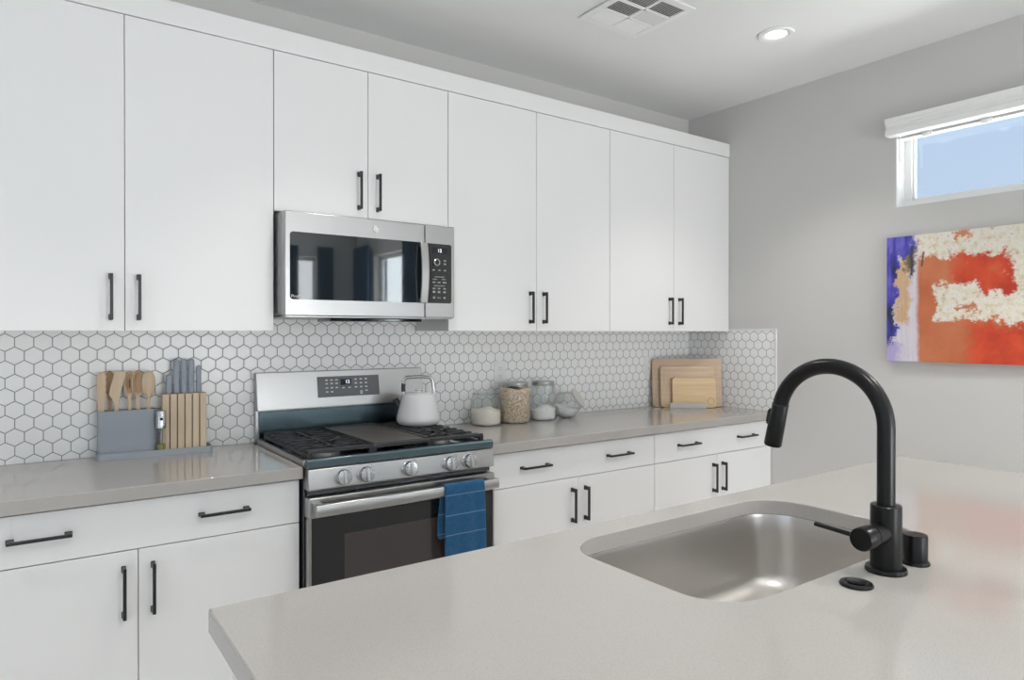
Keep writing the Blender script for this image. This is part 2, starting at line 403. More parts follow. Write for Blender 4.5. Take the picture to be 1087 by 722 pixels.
def text_mesh(name, s, size, mat, parent, M4, extrude=0.0003):
    cu = bpy.data.curves.new(name, 'FONT'); cu.body = s; cu.size = size; cu.align_x = 'CENTER'; cu.align_y = 'CENTER'; cu.extrude = extrude
    o = bpy.data.objects.new(name, cu); C.objects.link(o)
    dg = bpy.context.evaluated_depsgraph_get(); me = bpy.data.meshes.new_from_object(o.evaluated_get(dg))
    bpy.data.objects.remove(o); bpy.data.curves.remove(cu)
    me.transform(M4); me.transform(world_shift(parent).inverted()); me.materials.clear(); me.materials.append(mat)
    r = bpy.data.objects.new(name, me); C.objects.link(r); r.parent = parent
    return r
def face_y(x, y, z):   # text standing on a plane that faces -y
    return Matrix.Translation((x, y, z)) @ Matrix.Rotation(PI / 2, 4, 'X')

# ------------------------------------------------------------------ the room
def wall_cells(name, axis, c0, c1, u0, u1, holes, mat, z1=H):
    """wall slab between c0 and c1 across axis, spanning u0..u1 along the other, with rectangular openings"""
    us = sorted({u0, u1, *[h for q in holes for h in q[:2]]}); zs = sorted({0.0, z1, *[h for q in holes for h in q[2:]]})
    bm = bmesh.new()
    for a, b_ in zip(us, us[1:]):
        for c, d in zip(zs, zs[1:]):
            if any(q[0] - 1e-6 <= a and b_ <= q[1] + 1e-6 and q[2] - 1e-6 <= c and d <= q[3] + 1e-6 for q in holes): continue
            if axis == 'y': box(bm, (a, c0, c), (b_, c1, d))
            else: box(bm, (c0, a, c), (c1, b_, d))
    return struct(obj(name, bm, mat, smooth=0))
XL, YR = -6.6, -6.2
struct(bx('floor', (XL - .14, YR - .14, -0.1), (0.14, 0.14, 0), M['floor']))
struct(bx('ceiling', (XL - .14, YR - .14, H), (0.14, 0.14, H + 0.1), M['ceil']))
wall_cells('wall_back', 'y', 0, 0.14, XL, 0.14, [], M['wall'])
W1 = (-3.1, -1.281, 1.977, 2.385)
W2 = (-5.66, -4.72, 0.4, 2.3)
W3 = (-2.4, -0.50, 0.2, 2.3)
W4 = (-5.9, -3.9, 0.4, 2.3)
W5 = (-5.0, -1.8, 0.45, 2.35)
wall_cells('wall_right', 'x', 0, 0.14, YR, 0, [W1, W2], M['wall'])
wall_cells('wall_rear', 'y', YR - .14, YR, XL, 0.14, [W3, W4], M['wall'])
wall_cells('wall_left', 'x', XL - .14, XL, YR, 0, [W5], M['wall'])

def window(name, axis, c, q, out, mull=()):
    """vinyl frame and pane in an opening; c = plane of the glass"""
    w = bpy.data.objects.new(name, None); C.objects.link(w); struct(w)
    u0, u1, z0, z1 = q
    w.location = (c, (u0 + u1) / 2, z0) if axis == 'x' else ((u0 + u1) / 2, c, z0)
    bm = bmesh.new(); fw = 0.037
    def bar(a, b_, z_, zz, d0=-0.022, d1=0.022):
        if axis == 'x': box(bm, (c + d0, a, z_), (c + d1, b_, zz))
        else: box(bm, (a, c + d0, z_), (b_, c + d1, zz))
    bar(u0, u1, z0, z0 + fw); bar(u0, u1, z1 - fw, z1); bar(u0, u0 + fw, z0 + fw, z1 - fw); bar(u1 - fw, u1, z0 + fw, z1 - fw)
    s = 0.016
    for mu in mull: bar(mu - 0.025, mu + 0.025, z0 + fw, z1 - fw)
    # inner sash step
    bar(u0 + fw, u1 - fw, z0 + fw, z0 + fw + s * .6, -0.010, 0.014); bar(u0 + fw, u1 - fw, z1 - fw - s * .6, z1 - fw, -0.010, 0.014)
    bar(u0 + fw, u0 + fw + s * .6, z0 + fw, z1 - fw, -0.010, 0.014); bar(u1 - fw - s * .6, u1 - fw, z0 + fw, z1 - fw, -0.010, 0.014)
    struct(obj('window_frame', bm, M['vinyl'], w, 0.002))
    bm = bmesh.new()
    if axis == 'x': box(bm, (c - 0.003, u0 + fw, z0 + fw), (c + 0.003, u1 - fw, z1 - fw))
    else: box(bm, (u0 + fw, c - 0.003, z0 + fw), (u1 - fw, c + 0.003, z1 - fw))
    struct(obj('window_pane', bm, M['pane'], w))
    return w
w1 = window('window_1', 'x', 0.100, W1, 1, (-2.19,))
window('window_2', 'x', 0.10, W2, 1, ())
window('window_3', 'y', YR - 0.1, W3, 1, (-1.42,))
window('window_4', 'y', YR - 0.1, W4, 1, (-4.9,))
window('fill_window_left', 'x', XL - 0.1, W5, 1, (-3.4,))  # unseen window, put in to let fill light in from the left
# painted white reveal lining of the transom opening
bm = bmesh.new()
u0, u1, z0, z1 = W1; t_ = 0.004
box(bm, (0.0005, u0, z0), (0.078, u1, z0 + t_)); box(bm, (0.0005, u0, z1 - t_), (0.078, u1, z1))
box(bm, (0.0005, u1 - t_, z0), (0.078, u1, z1)); box(bm, (0.0005, u0, z0), (0.078, u0 + t_, z1))
struct(obj('window_reveal', bm, M['vinyl'], w1))

# tile backsplash with its white metal edge
BZ0, BZ1 = 0.9145, 1.3725
struct(bx('backsplash_back', (-3.70, -0.008, BZ0), (-0.0085, -0.0002, 1.47), M['tile']))
struct(bx('backsplash_right', (-0.008, -0.628, BZ0), (-0.0002, -0.0, BZ1 + .004), M['tiler']))
bm = bmesh.new()
box(bm, (-0.0105, -0.636, BZ0), (-0.0002, -0.6282, BZ1 + 0.012)); box(bm, (-0.0105, -0.6282, BZ1 + 0.0042), (-0.0002, -0.316, BZ1 + 0.012))
struct(obj('trim_1', bm, M['trim'], None, 0.0015))

# ------------------------------------------------------------------ bar pulls
def pull(parent, p, axis, L=0.150):
    """flat bar pull on a front facing -y; p = centre on the front's face"""
    x, y, z = p; h = L / 2; bm = bmesh.new(); w = 0.0045
    if axis == 'z':
        box(bm, (x - w, y - 0.034, z - h), (x + w, y - 0.025, z + h))
        for s in (-1, 1):
            zz = z + s * (h - 0.008); box(bm, (x - w, y - 0.0255, zz - 0.008), (x + w, y - 0.0003, zz + 0.008))
            box(bm, (x - w - .0015, y - 0.005, zz - 0.0095), (x + w + .0015, y - 0.0003, zz + 0.0095))
    else:
        box(bm, (x - h, y - 0.034, z - w), (x + h, y - 0.025, z + w))
        for s in (-1, 1):
            xx = x + s * (h - 0.008); box(bm, (xx - 0.008, y - 0.0255, z - w), (xx + 0.008, y - 0.0003, z + w))
            box(bm, (xx - 0.0095, y - 0.005, z - w - .0015), (xx + 0.0095, y - 0.0003, z + w + .0015))
    return obj('handle', bm, M['black'], parent, 0.001)

# ------------------------------------------------------------------ base cabinets
GAP = 0.0015
CT = 0.8735      # underside of the worktops
YF = -0.600      # face of the base fronts
def base_cabinet(x0, x1, label):
    t = thing('base_cabinet', label, 'cabinet', ((x0 + x1) / 2, -0.3, 0))
    bm = bmesh.new()
    box(bm, (x0 + .0008, YF + 0.021, 0.10), (x1 - .0008, -0.003, CT - 0.001))
    obj('carcass', bm, M['cabin'], t)
    bx('toe_kick', (x0 + .0008, -0.53, 0.0), (x1 - .0008, -0.02, 0.0995), M['toe'], t)
    d = bx('drawer', (x0 + GAP, YF, 0.7235), (x1 - GAP, YF + 0.020, 0.866), M['cab'], t, 0.0012)
    q = (x1 - x0) / 4; xm = (x0 + x1) / 2
    for s in (-1, 1): pull(d, (xm + s * q, YF, 0.798), 'x')
    for s in (-1, 1):
        a, b_ = sorted((xm + s * GAP * 0.8, xm + s * ((x1 - x0) / 2 - GAP)))
        o = bx('door', (a, YF, 0.112), (b_, YF + 0.020, 0.7205), M['cab'], t, 0.0012)
        pull(o, (xm + s * 0.0385, YF, 0.602), 'z')
    return t
XA, XB = -2.7103, -1.9530
base_cabinet(-3.676, XA, 'white base cabinet left of the range, below the utensil caddy')
base_cabinet(XB, -0.9661, 'white base cabinet directly right of the range, below the glass jars')
base_cabinet(-0.9661, -0.0025, 'white base cabinet in the corner by the right wall, below the cutting boards')

# ------------------------------------------------------------------ upper cabinets
YU = -0.3125; ZB, ZT, ZK = 1.3720, 2.4227, 2.5043
def upper_cabinet(x0, xm, x1, zb, label):
    t = thing('upper_cabinet', label, 'cabinet', ((x0 + x1) / 2, -0.15, zb))
    bx('carcass', (x0 + .0006, YU + 0.021, zb + 0.001), (x1 - .0006, -0.0005 if zb > 1.5 else -0.0086, ZT - 0.001), M['cab'], t)
    for s, a, b_ in ((-1, x0 + GAP, xm - GAP * .7), (1, xm + GAP * .7, x1 - GAP)):
        o = bx('door', (a, YU, zb), (b_, YU + 0.0195, ZT - 0.0025), M['cab'], t, 0.0012)
        pull(o, (xm + s * 0.0405, YU, zb + 0.112), 'z')
    return t
S1, S2, S3, S4, S5, S6 = -2.7113, -2.3353, -1.9617, -1.4733, -0.9914, -0.4967
upper_cabinet(-3.684, -3.1976, S1, ZB, 'tall white two-door wall cabinet above the utensil caddy, left of the microwave')
upper_cabinet(S1, S2, S3, 1.822, 'short white two-door wall cabinet above the microwave')
upper_cabinet(S3, S4, S5, ZB, 'tall white two-door wall cabinet right beside the microwave, above the glass jars')
upper_cabinet(S5, S6, -0.0025, ZB, 'tall white two-door wall cabinet meeting the right wall, above the cutting boards')
tag(bx('crown_board', (-3.684, YU - 0.003, ZT), (-0.0012, -0.0012, ZK), M['cab'], None, 0.0015),
    'long flat white crown board running along the top of the wall cabinets', 'trim')

# ------------------------------------------------------------------ worktops
YC = -0.6286
tag(bx('countertop', (-3.69, YC, 0.874), (-2.7075, -0.0005, 0.914), M['quartz'], None, 0.0025),
    'grey quartz worktop left of the range, carrying the utensil caddy', 'countertop')
tag(bx('countertop', (-1.9535, YC, 0.874), (-0.0005, -0.0005, 0.914), M['quartz'], None, 0.0025),
    'grey quartz worktop right of the range, carrying the jars and cutting boards', 'countertop')

# island slab with an opening for the sink
IX0, IX1, IY0, IY1 = -3.222, -0.860, -2.78, -1.6975
SX0, SX1, SY0, SY1, SR = -2.537, -1.796, -2.2005, -1.7735, 0.105
scx, scy = (SX0 + SX1) / 2, (SY0 + SY1) / 2
def rr_hit(ang, w, h, r):
    dx, dy = math.cos(ang), math.sin(ang); lo, hi = 0.0, 2.0
    for _ in range(50):
        k = (lo + hi) / 2; qx, qy = abs(dx * k) - (w / 2 - r), abs(dy * k) - (h / 2 - r)
        d = math.hypot(max(qx, 0), max(qy, 0)) + min(max(qx, qy), 0) - r
        if d > 0: hi = k
        else: lo = k
    return dx * lo, dy * lo
angs = sorted([2 * PI * k / 128 + .001 for k in range(128)] + [math.atan2(y - scy, x - scx) % (2 * PI) for x in (IX0, IX1) for y in (IY0, IY1)])
bm = bmesh.new(); rows = []
for a in angs:
    ix, iy = rr_hit(a, SX1 - SX0, SY1 - SY0, SR)
    dx, dy = math.cos(a), math.sin(a)
    k = min([((IX1 if dx > 0 else IX0) - scx) / dx if abs(dx) > 1e-9 else 9e9, ((IY1 if dy > 0 else IY0) - scy) / dy if abs(dy) > 1e-9 else 9e9])
    ox, oy = dx * k, dy * k
    rows.append([bm.verts.new((scx + x, scy + y, z)) for x, y, z in ((ix, iy, 0.914), (ox, oy, 0.914), (ox, oy, 0.874), (ix, iy, 0.874))])
for i in range(len(rows)):
    p, q = rows[i], rows[(i + 1) % len(rows)]
    for k in range(4): bm.faces.new((p[k], q[k], q[(k + 1) % 4], p[(k + 1) % 4]))
tag(obj('island_countertop', bm, M['iquartz'], None, 0.003, smooth=30), 'pale speckled quartz island worktop in front with the sink cut into it', 'countertop')
t = thing('island_cabinet', 'white island cabinet beneath the pale quartz island worktop', 'cabinet', (-2.04, -2.2, 0))
bm = bmesh.new()
a0, a1, b0, b1 = IX0 + .03, IX1 - .03, IY0 + .28, IY1 - .035
for lo, hi in (((a0, b0, .1), (a0 + .02, b1, .8738)), ((a1 - .02, b0, .1), (a1, b1, .8738)), ((a0 + .02, b0, .1), (a1 - .02, b0 + .02, .8738)),
               ((a0 + .02, b1 - .02, .1), (a1 - .02, b1, .8738)), ((a0 + .02, b0 + .02, .1), (a1 - .02, b1 - .02, .12))): box(bm, lo, hi)
obj('carcass', bm, M['cabin'], t)
bx('toe_kick', (a0 + .05, b0 + .05, 0), (a1 - .05, b1 - .06, .0995), M['toe'], t)

# sink bowl
t = thing('kitchen_sink', 'undermount stainless steel single-bowl sink set in the island worktop', 'sink', (scx, scy, 0.66))
bm = bmesh.new(); w0, h0 = SX1 - SX0 + .008, SY1 - SY0 + .008
prof = [(-.022, 0.8735), (0.0, 0.8735), (0.002, 0.865), (.006, .80), (.012, .72), (.018, .700), (.030, .684), (.048, .674), (.075, .669), (.13, .6675)]
loops = []
for ins, z in prof:
    loops.append([bm.verts.new((scx + x, scy + y, z)) for x, y in rrect(0, 0, w0 - 2 * ins, h0 - 2 * ins, max(SR + .004 - ins * .45, .03), 12)])
dr = [(x, y) for x, y in rrect(0.0, 0.03, .11, .11, .0549, 12)]
loops.append([bm.verts.new((scx + x, scy + y, .6655)) for x, y in dr])
for p, q in zip(loops, loops[1:]):
    n = len(p)
    for i in range(n): bm.faces.new((p[i], p[(i + 1) % n], q[(i + 1) % n], q[i]))
o = obj('bowl', bm, M['sink'], t, smooth=60)
bm = bmesh.new()
lathe(bm, [(0, .652), (.012, .653), (.014, .660), (.034, .657), (.044, .662), (.056, .6675), (.0565, .665), (.0, .648)], (scx, scy + .03, 0))
obj('drain', bm, M['chrome'], t)

# ------------------------------------------------------------------ faucet
FX, FY = -2.136, -2.2576
t = thing('kitchen_faucet', 'matte black gooseneck pull-down faucet behind the island sink', 'faucet', (FX, FY, 0.914))
bm = bmesh.new(); lathe(bm, [(0, .9142), (.0362, .9142), (.0366, .918), (.0350, .9225), (.0280, .9235), (0, .9235)], (FX, FY, 0))
obj('base_flange', bm, M['fblack'], t)
bm = bmesh.new(); lathe(bm, [(0, .9232), (.0272, .9232), (.0272, 1.0385), (.0255, 1.0405), (.0180, 1.0405), (0, 1.0405)], (FX, FY, 0))
obj('body', bm, M['fblack'], t)
R = 0.1125; yc = FY + R; zc = 1.186
def sp(a): return (FX, yc - R * math.cos(math.radians(a)), zc + R * math.sin(math.radians(a)))
pts = [(FX, FY, 1.040), (FX, FY, 1.09), (FX, FY, 1.14)] + [sp(a) for a in range(0, 169, 6)]
a1 = 168
bm = bmesh.new(); tube(bm, pts, 0.0160, 24); obj('spout', bm, M['fblack'], t, smooth=50)
e = Vector(sp(a1)); d = Vector((0, math.sin(math.radians(a1)), math.cos(math.radians(a1)))).normalized()
bm = bmesh.new(); lathe(bm, [(0, -.002), (.0163, -.002), (.0168, .0), (.0180, .05), (.0185, .088), (.0170, .091), (0, .091)], e, d)
head = obj('spray_head', bm, M['fblack'], t)
bm = bmesh.new(); lathe(bm, [(.0165, -.0035), (.0174, -.003), (.0174, -.0005), (.0165, 0)], e, d, closed=True); obj('seam_ring', bm, M['black'], t)
out = Vector((0, d.z, -d.y)).normalized() * -1
if out.y < 0: out = -out
pc = e + d * .030 + out * .0185
bm = bmesh.new()
for k0, k1, w_, o_ in ((-.017, .017, .0075, .0065), (-.013, .013, .006, .0095)):
    pr_ = [pc + d * k0 + Vector((1, 0, 0)) * w_ - out * .004, pc + d * k1 + Vector((1, 0, 0)) * w_ - out * .004, pc + d * k1 - Vector((1, 0, 0)) * w_ - out * .004, pc + d * k0 - Vector((1, 0, 0)) * w_ - out * .004]
    prism(bm, pr_, out * o_)
obj('spray_button', bm, M['black'], head, 0.001)
hz = 0.990
bm = bmesh.new(); lathe(bm, [(0, .0), (.0195, .0), (.0195, .045), (.0185, .0455), (.0185, .052), (.0215, .0525), (.0215, .082), (.0200, .0845), (0, .085)], (FX - .010, FY, hz), (-1, 0, 0))
hub = obj('handle_hub', bm, M['fblack'], t)
bm = bmesh.new(); tube(bm, [(FX - .080, FY + .018, hz + .001), (FX - .080, FY + .096, hz + .005)], [.0046, .0042], 14)
obj('lever', bm, M['fblack'], hub)

t = thing('air_gap', 'black cylindrical sink air gap standing just right of the faucet base', 'air gap', (-2.046, -2.270, .914))
bm = bmesh.new(); lathe(bm, [(0, .9142), (.0258, .9142), (.0262, .917), (.0245, .9205), (.0225, .9215), (0, .9215)], (-2.046, -2.270, 0)); obj('base_ring', bm, M['fblack'], t)
bm = bmesh.new(); lathe(bm, [(0, .9212), (.0222, .9212), (.0222, .9680), (.0205, .9715), (0, .9722)], (-2.046, -2.270, 0)); obj('cap', bm, M['fblack'], t)
t = thing('air_switch', 'low round black disposal button set in the worktop left of the faucet base', 'button', (-2.254, -2.2625, .914))
bm = bmesh.new(); lathe(bm, [(0, .9142), (.0280, .9142), (.0285, .9165), (.0265, .9195), (.0190, .9200), (.0180, .9185), (0, .9185)], (-2.254, -2.2625, 0)); obj('bezel', bm, M['fblack'], t)
bm = bmesh.new(); lathe(bm, [(0, .9186), (.0155, .9186), (.0160, .9215), (.0130, .9232), (0, .9226)], (-2.254, -2.2625, 0)); obj('button', bm, M['fblack'], t)

# ------------------------------------------------------------------ gas range
RX0, RX1, RC = -2.7035, -1.9570, -2.3303
t = thing('gas_range', 'freestanding stainless steel gas range with black cooktop and oven door', 'range', (RC, -0.33, 0))
bm = bmesh.new(); box(bm, (RX0 + .002, -0.612, 0.03), (RX1 - .002, -0.012, 0.905)); obj('body', bm, M['dsteel'], t, 0.002)
for x in (RX0 + .06, RX1 - .06):
    for y in (-.56, -.08):
        bm = bmesh.new(); lathe(bm, [(0, 0.0005), (.018, 0.0005), (.018, .012), (.008, .014), (.008, .031), (0, .031)], (x, y, 0), seg=16); obj('foot', bm, M['dsteel'], t)
# cooktop pan: stainless side rails, black well, front bullnose
bm = bmesh.new()
for a_ in (RX0, RX1 - .016): bx('side_rail', (a_, -0.618, 0.9052), (a_ + .016, -0.050, 0.932), M['steel'], t, 0.003)
box(bm, (RX0 + .0162, -0.618, 0.9052), (RX1 - .0162, -0.042, 0.917)); box(bm, (RX0 + .0162, -0.066, 0.917), (RX1 - .0162, -0.042, 0.932))
obj('cooktop', bm, M['enamel'], t, 0.003)
bm = bmesh.new()
pf = [(-.6175, .9085), (-.656, .9085), (-.660, .912), (-.660, .934), (-.655, .9405), (-.645, .942), (-.634, .9405), (-.628, .930), (-.6175, .918)]
prism(bm, [(RX0 + .0005, y, z) for y, z in pf], (RX1 - RX0 - .001, 0, 0)); obj('front_rail', bm, M['bluereflect'], t, 0.002)
# backguard
bm = bmesh.new(); prism(bm, [(RX0 - .001, y, z) for y, z in ((-.0095, .9155), (-.0095, 1.192), (-.018, 1.2005), (-.040, 1.2005), (-.064, 1.052), (-.064, 1.046), (-.030, 1.044), (-.036, .9325), (-.036, .9155))], (RX1 - RX0 + .010, 0, 0))
bg = obj('backguard', bm, M['steel'], t, 0.002)
bx('back_panel', (RX0 + .012, -.0415, .9325), (RX1 - .004, -.0362, 1.0405), M['bluereflect'], t, 0.002)
def bgp(z): return -.064 + (z - 1.052) / (1.2005 - 1.052) * .024      # sloped face of the backguard
def on_bg(bm, x0, x1, z0, z1, off, th):
    prism(bm, [(x0, bgp(z0) - off, z0), (x1, bgp(z0) - off, z0), (x1, bgp(z1) - off, z1), (x0, bgp(z1) - off, z1)], (0, th, 0))
bm = bmesh.new(); on_bg(bm, -2.4525, -2.170, 1.0875, 1.1755, .0025, .005); cp = obj('control_panel', bm, M['panelgrey'], bg, 0.001)
bm = bmesh.new(); on_bg(bm, -2.350, -2.300, 1.137, 1.163, .0032, .003); lc = obj('display', bm, M['lcd'], bg)
sl = Matrix.Rotation(-math.atan2(.024, .1485), 4, 'X')
text_mesh('display_digits', '12', 0.021, M['digit'], bg, Matrix.Translation((-2.318, bgp(1.150) - .0036, 1.150)) @ sl @ Matrix.Rotation(PI / 2, 4, 'X'))
bm = bmesh.new()
for x, zs in ((-2.412, (1.160, 1.145, 1.127, 1.110)), (-2.390, (1.160, 1.145, 1.127, 1.110)), (-2.368, (1.160, 1.145, 1.127)), (-2.338, (1.125,)), (-2.310, (1.125,)),
              (-2.280, (1.160, 1.143, 1.126)), (-2.256, (1.160, 1.143, 1.126)), (-2.232, (1.160, 1.143, 1.126)), (-2.256, (1.107,)), (-2.232, (1.109,)), (-2.2565, (1.0985,))):
    for z in zs: on_bg(bm, x - .0055, x + .0055, z - .0028, z + .0028, .0030, .002)
obj('button_lettering', bm, M['mark'], bg)
# front: control band, gap, door, drawer
bm = bmesh.new(); prism(bm, [(RX0 + .002, y, z) for y, z in ((-.613, .8365), (-.665, .8365), (-.668, .840), (-.660, .9065), (-.613, .9065))], (RX1 - RX0 - .004, 0, 0))
band = obj('control_band', bm, M['steel'], t, 0.003)
bx('vent_gap', (RX0 + .006, -.640, .8165), (RX1 - .006, -.613, .8363), M['enamel'], t)
kn = None
for kx in (-2.583, -2.500, -2.3303, -2.160, -2.075):
    bm = bmesh.new()
    lathe(bm, [(0, 0), (.0290, 0), (.0290, .003), (.0270, .004), (.0262, .021), (.0240, .0245), (0, .0250)], (kx, -.6645, .871), (0, -1, .12), 32)
    k = obj('knob', bm, M['chrome'], band)
    bm = bmesh.new(); box(bm, (-.0045, -.008, -.022), (.0045, 0.002, .022))
    bm.transform(Matrix.Translation((kx, -.6885, .874)) @ Matrix.Rotation(-.12, 4, 'X')); obj('grip', bm, M['steelv'], k, 0.001)
bm = bmesh.new()
for kx in (-2.583, -2.500, -2.3303, -2.160, -2.075):
    for ddx, ddz in ((.024, .026), (.030, .020)): lathe(bm, [(0, 0), (.0016, 0), (0, .0004)], (kx + ddx, -.6632 , .874 + ddz), (0, -1, .12), 8)
obj('band_lettering', bm, M['dsteel'], band)
DY = -.668
door = bx('oven_door', (RX0 + .003, DY, .2105), (RX1 - .003, -.615, .7445), M['bglass'], t, 0.003)
bm = bmesh.new(); box(bm, (RX0 + .002, DY - .002, .7450), (RX1 - .002, -.622, .8125)); tr = obj('door_top_rail', bm, M['steel'], door, 0.003)
bm = bmesh.new()
for a, b_ in ((-2.585, -2.530), (-2.515, -2.385), (-2.365, -2.235), (-2.215, -2.10)): box(bm, (a, -.650, .8120), (b_, -.640, .8130))
obj('door_vents', bm, M['slot'], tr)
bx('edge_trim', (RX0 + .001, DY - .0012, .2107), (RX0 + .010, DY + .02, .7445), M['steel'], door)
bx('edge_trim', (RX1 - .0095, DY - .0012, .2107), (RX1 - .0035, DY + .02, .7445), M['steel'], door)
bx('door_window', (-2.5785, DY - .0008, .36), (-2.085, DY + .002, .6765), M['ovenwin'], door)
# handle: broad flat bar
bm = bmesh.new(); pf = [(-.698, .7600), (-.713, .7605), (-.716, .764), (-.716, .793), (-.713, .7975), (-.698, .7985), (-.694, .795), (-.694, .764)]
prism(bm, [(RX0 + .012, y, z) for y, z in pf], (RX1 - RX0 - .022, 0, 0))
for a, b_ in ((RX0 + .012, RX0 + .042), (RX1 - .040, RX1 - .010)): box(bm, (a, -.699, .7625), (b_, DY - .0015, .7965))
obj('door_handle', bm, M['steel'], door, 0.002)
dw = bx('storage_drawer', (RX0 + .003, DY, .045), (RX1 - .003, -.615, .2075), M['steel'], t, 0.003)

# burners and grates
def grate(x0, x1, nm, burners):
    zt = .962
    bm = bmesh.new(); y0, y1 = -.614, -.085
    # front and back rails with feet
    for yy in (y0, y1):
        s = 1 if yy == y0 else -1
        box(bm, (x0, min(yy, yy + s * .014), zt - .011), (x1, max(yy, yy + s * .014), zt))
        for xx in (x0, x1 - .014): box(bm, (xx, min(yy, yy + s * .016), .9172), (xx + .014, max(yy, yy + s * .016), zt - .011))
    for xx in (x0, x1 - .008): box(bm, (xx, y0 + .014, zt - .024), (xx + .008, y1 - .014, zt - .012))
    box(bm, ((x0 + x1) / 2 - .006, y0 + .014, zt - .013), ((x0 + x1) / 2 + .006, y1 - .014, zt - .001))
    n = 9
    for i in range(n):
        yy = y0 + .03 + (y1 - y0 - .06) * i / (n - 1)
        hb = any(abs(yy - by) < .05 for _, by, _ in burners)
        pieces = [(x0, x1)] if not hb else [(x0, (x0 + x1) / 2 - .035), ((x0 + x1) / 2 + .035, x1)]
        for a, b_ in pieces:
            pl = []
            pf_ = [(a, zt - .014), (b_, zt - .014), (b_, zt - .004), (b_ - .012, zt), (a + .012, zt), (a, zt - .004)]
            prism(bm, [(x, yy - .0045, z) for x, z in pf_], (0, .009, 0))
        for xx in (x0, x1 - .007): box(bm, (xx, yy - .0045, zt - .026), (xx + .007, yy + .0045, zt - .012))
    for cx_, cy_, _ in burners:
        for sx in (-1, 1):
            for sy in (-1, 1):
                a = Vector((cx_ + sx * .022, cy_ + sy * .022, zt - .007)); b_ = Vector((cx_ + sx * .085, cy_ + sy * .085, zt - .005))
                dv = (b_ - a).normalized(); nn = Vector((-dv.y, dv.x, 0)) * .005
                prism(bm, [a - nn - Vector((0, 0, .007)), a + nn - Vector((0, 0, .007)), a + nn + Vector((0, 0, .008)), a - nn + Vector((0, 0, .008))], b_ - a)
    return obj(nm, bm, M['iron'], t, 0.0015)
GW = (RX1 - RX0 - .036) / 3
g0 = RX0 + .018
bl = [(g0 + GW / 2, -.460, .046), (g0 + GW / 2, -.205, .038)]
br = [(g0 + 2.5 * GW, -.460, .042), (g0 + 2.5 * GW, -.205, .036)]
bc = [(RC, -.33, .05)]
for cx_, cy_, r_ in bl + br + bc:
    bm = bmesh.new(); lathe(bm, [(0, .9172), (r_ + .006, .9172), (r_ + .004, .930), (r_ - .004, .934), (0, .934)], (cx_, cy_, 0)); q = obj('burner', bm, M['burner'], t)
    bm = bmesh.new(); lathe(bm, [(0, .9342), (r_, .9342), (r_ + .001, .938), (r_ - .004, .9425), (0, .9430)], (cx_, cy_, 0)); obj('burner_cap', bm, M['iron'], q)
grate(g0 + .001, g0 + GW - .001, 'grate', bl)
grate(g0 + 2 * GW + .001, g0 + 3 * GW - .001, 'grate', br)
# centre griddle on its own frame
bm = bmesh.new(); a, b_ = g0 + GW + .0012, g0 + 2 * GW - .0012
for yy0, yy1 in ((-.614, -.600), (-.099, -.085)):
    box(bm, (a, yy0, .950), (b_, yy1, .962))
    for xx in (a, b_ - .014): box(bm, (xx, yy0, .9172), (xx + .014, yy1, .950))
for xx in (a, b_ - .010): box(bm, (xx, -.600, .942), (xx + .010, -.099, .959))
gf = obj('grate', bm, M['iron'], t, 0.0015)
bm = bmesh.new(); box(bm, (a + .002, -.598, .9592), (b_ - .002, -.101, .9640)); 
for lo, hi in (((a + .002, -.598, .964), (a + .010, -.101, .9685)), ((b_ - .010, -.598, .964), (b_ - .002, -.101, .9685)), ((a + .010, -.109, .964), (b_ - .010, -.101, .9685))): box(bm, lo, hi)
obj('griddle_plate', bm, M['griddle'], gf, 0.0015)

# towel over the oven handle
bm = bmesh.new()
tx0, tx1 = -2.211, -2.040; prof = []
prof += [(-.7075 + .003, z) for z in (.60, .66, .72, .775)]
prof += [(-.7045, .796), (-.709, .8025), (-.718, .8050), (-.729, .8035), (-.7355, .798), (-.738, .785), (-.7385, .75), (-.7385, .70), (-.738, .65), (-.738, .60), (-.7375, .56), (-.737, .50)]
nx = 14; grid = []
for i in range(nx + 1):
    u = i / nx; col_ = []
    for j, (y, z) in enumerate(prof):
        fr = j >= 8
        dr_ = max(0, (.80 - z)) if fr else max(0, .79 - z)
        wob = .010 * dr_ * 4 * math.sin(u * 7.5 + .6) * (0.5 + u)
        xx = tx0 + (tx1 - tx0) * u + (dr_ * .02 * (u - .3) if fr else -.017 * min(1, dr_ * 8))
        col_.append(bm.verts.new((xx, .0145 + (y - abs(wob) * .5 if fr else y + abs(wob) * .1), z)))
    grid.append(col_)
for a, b_ in zip(grid, grid[1:]):
    for j in range(len(prof) - 1): bm.faces.new((a[j], b_[j], b_[j + 1], a[j + 1]))
tw = thing('dish_towel', 'blue dish towel with thin pale stripes draped over the oven handle', 'towel', (-2.125, -.705, .56))
o = obj('cloth', bm, M['towel'], tw, smooth=80)
md = o.modifiers.new('sub', 'SUBSURF'); md.levels = 1; md.render_levels = 2
md = o.modifiers.new('thick', 'SOLIDIFY'); md.thickness = 0.005; md.offset = -1

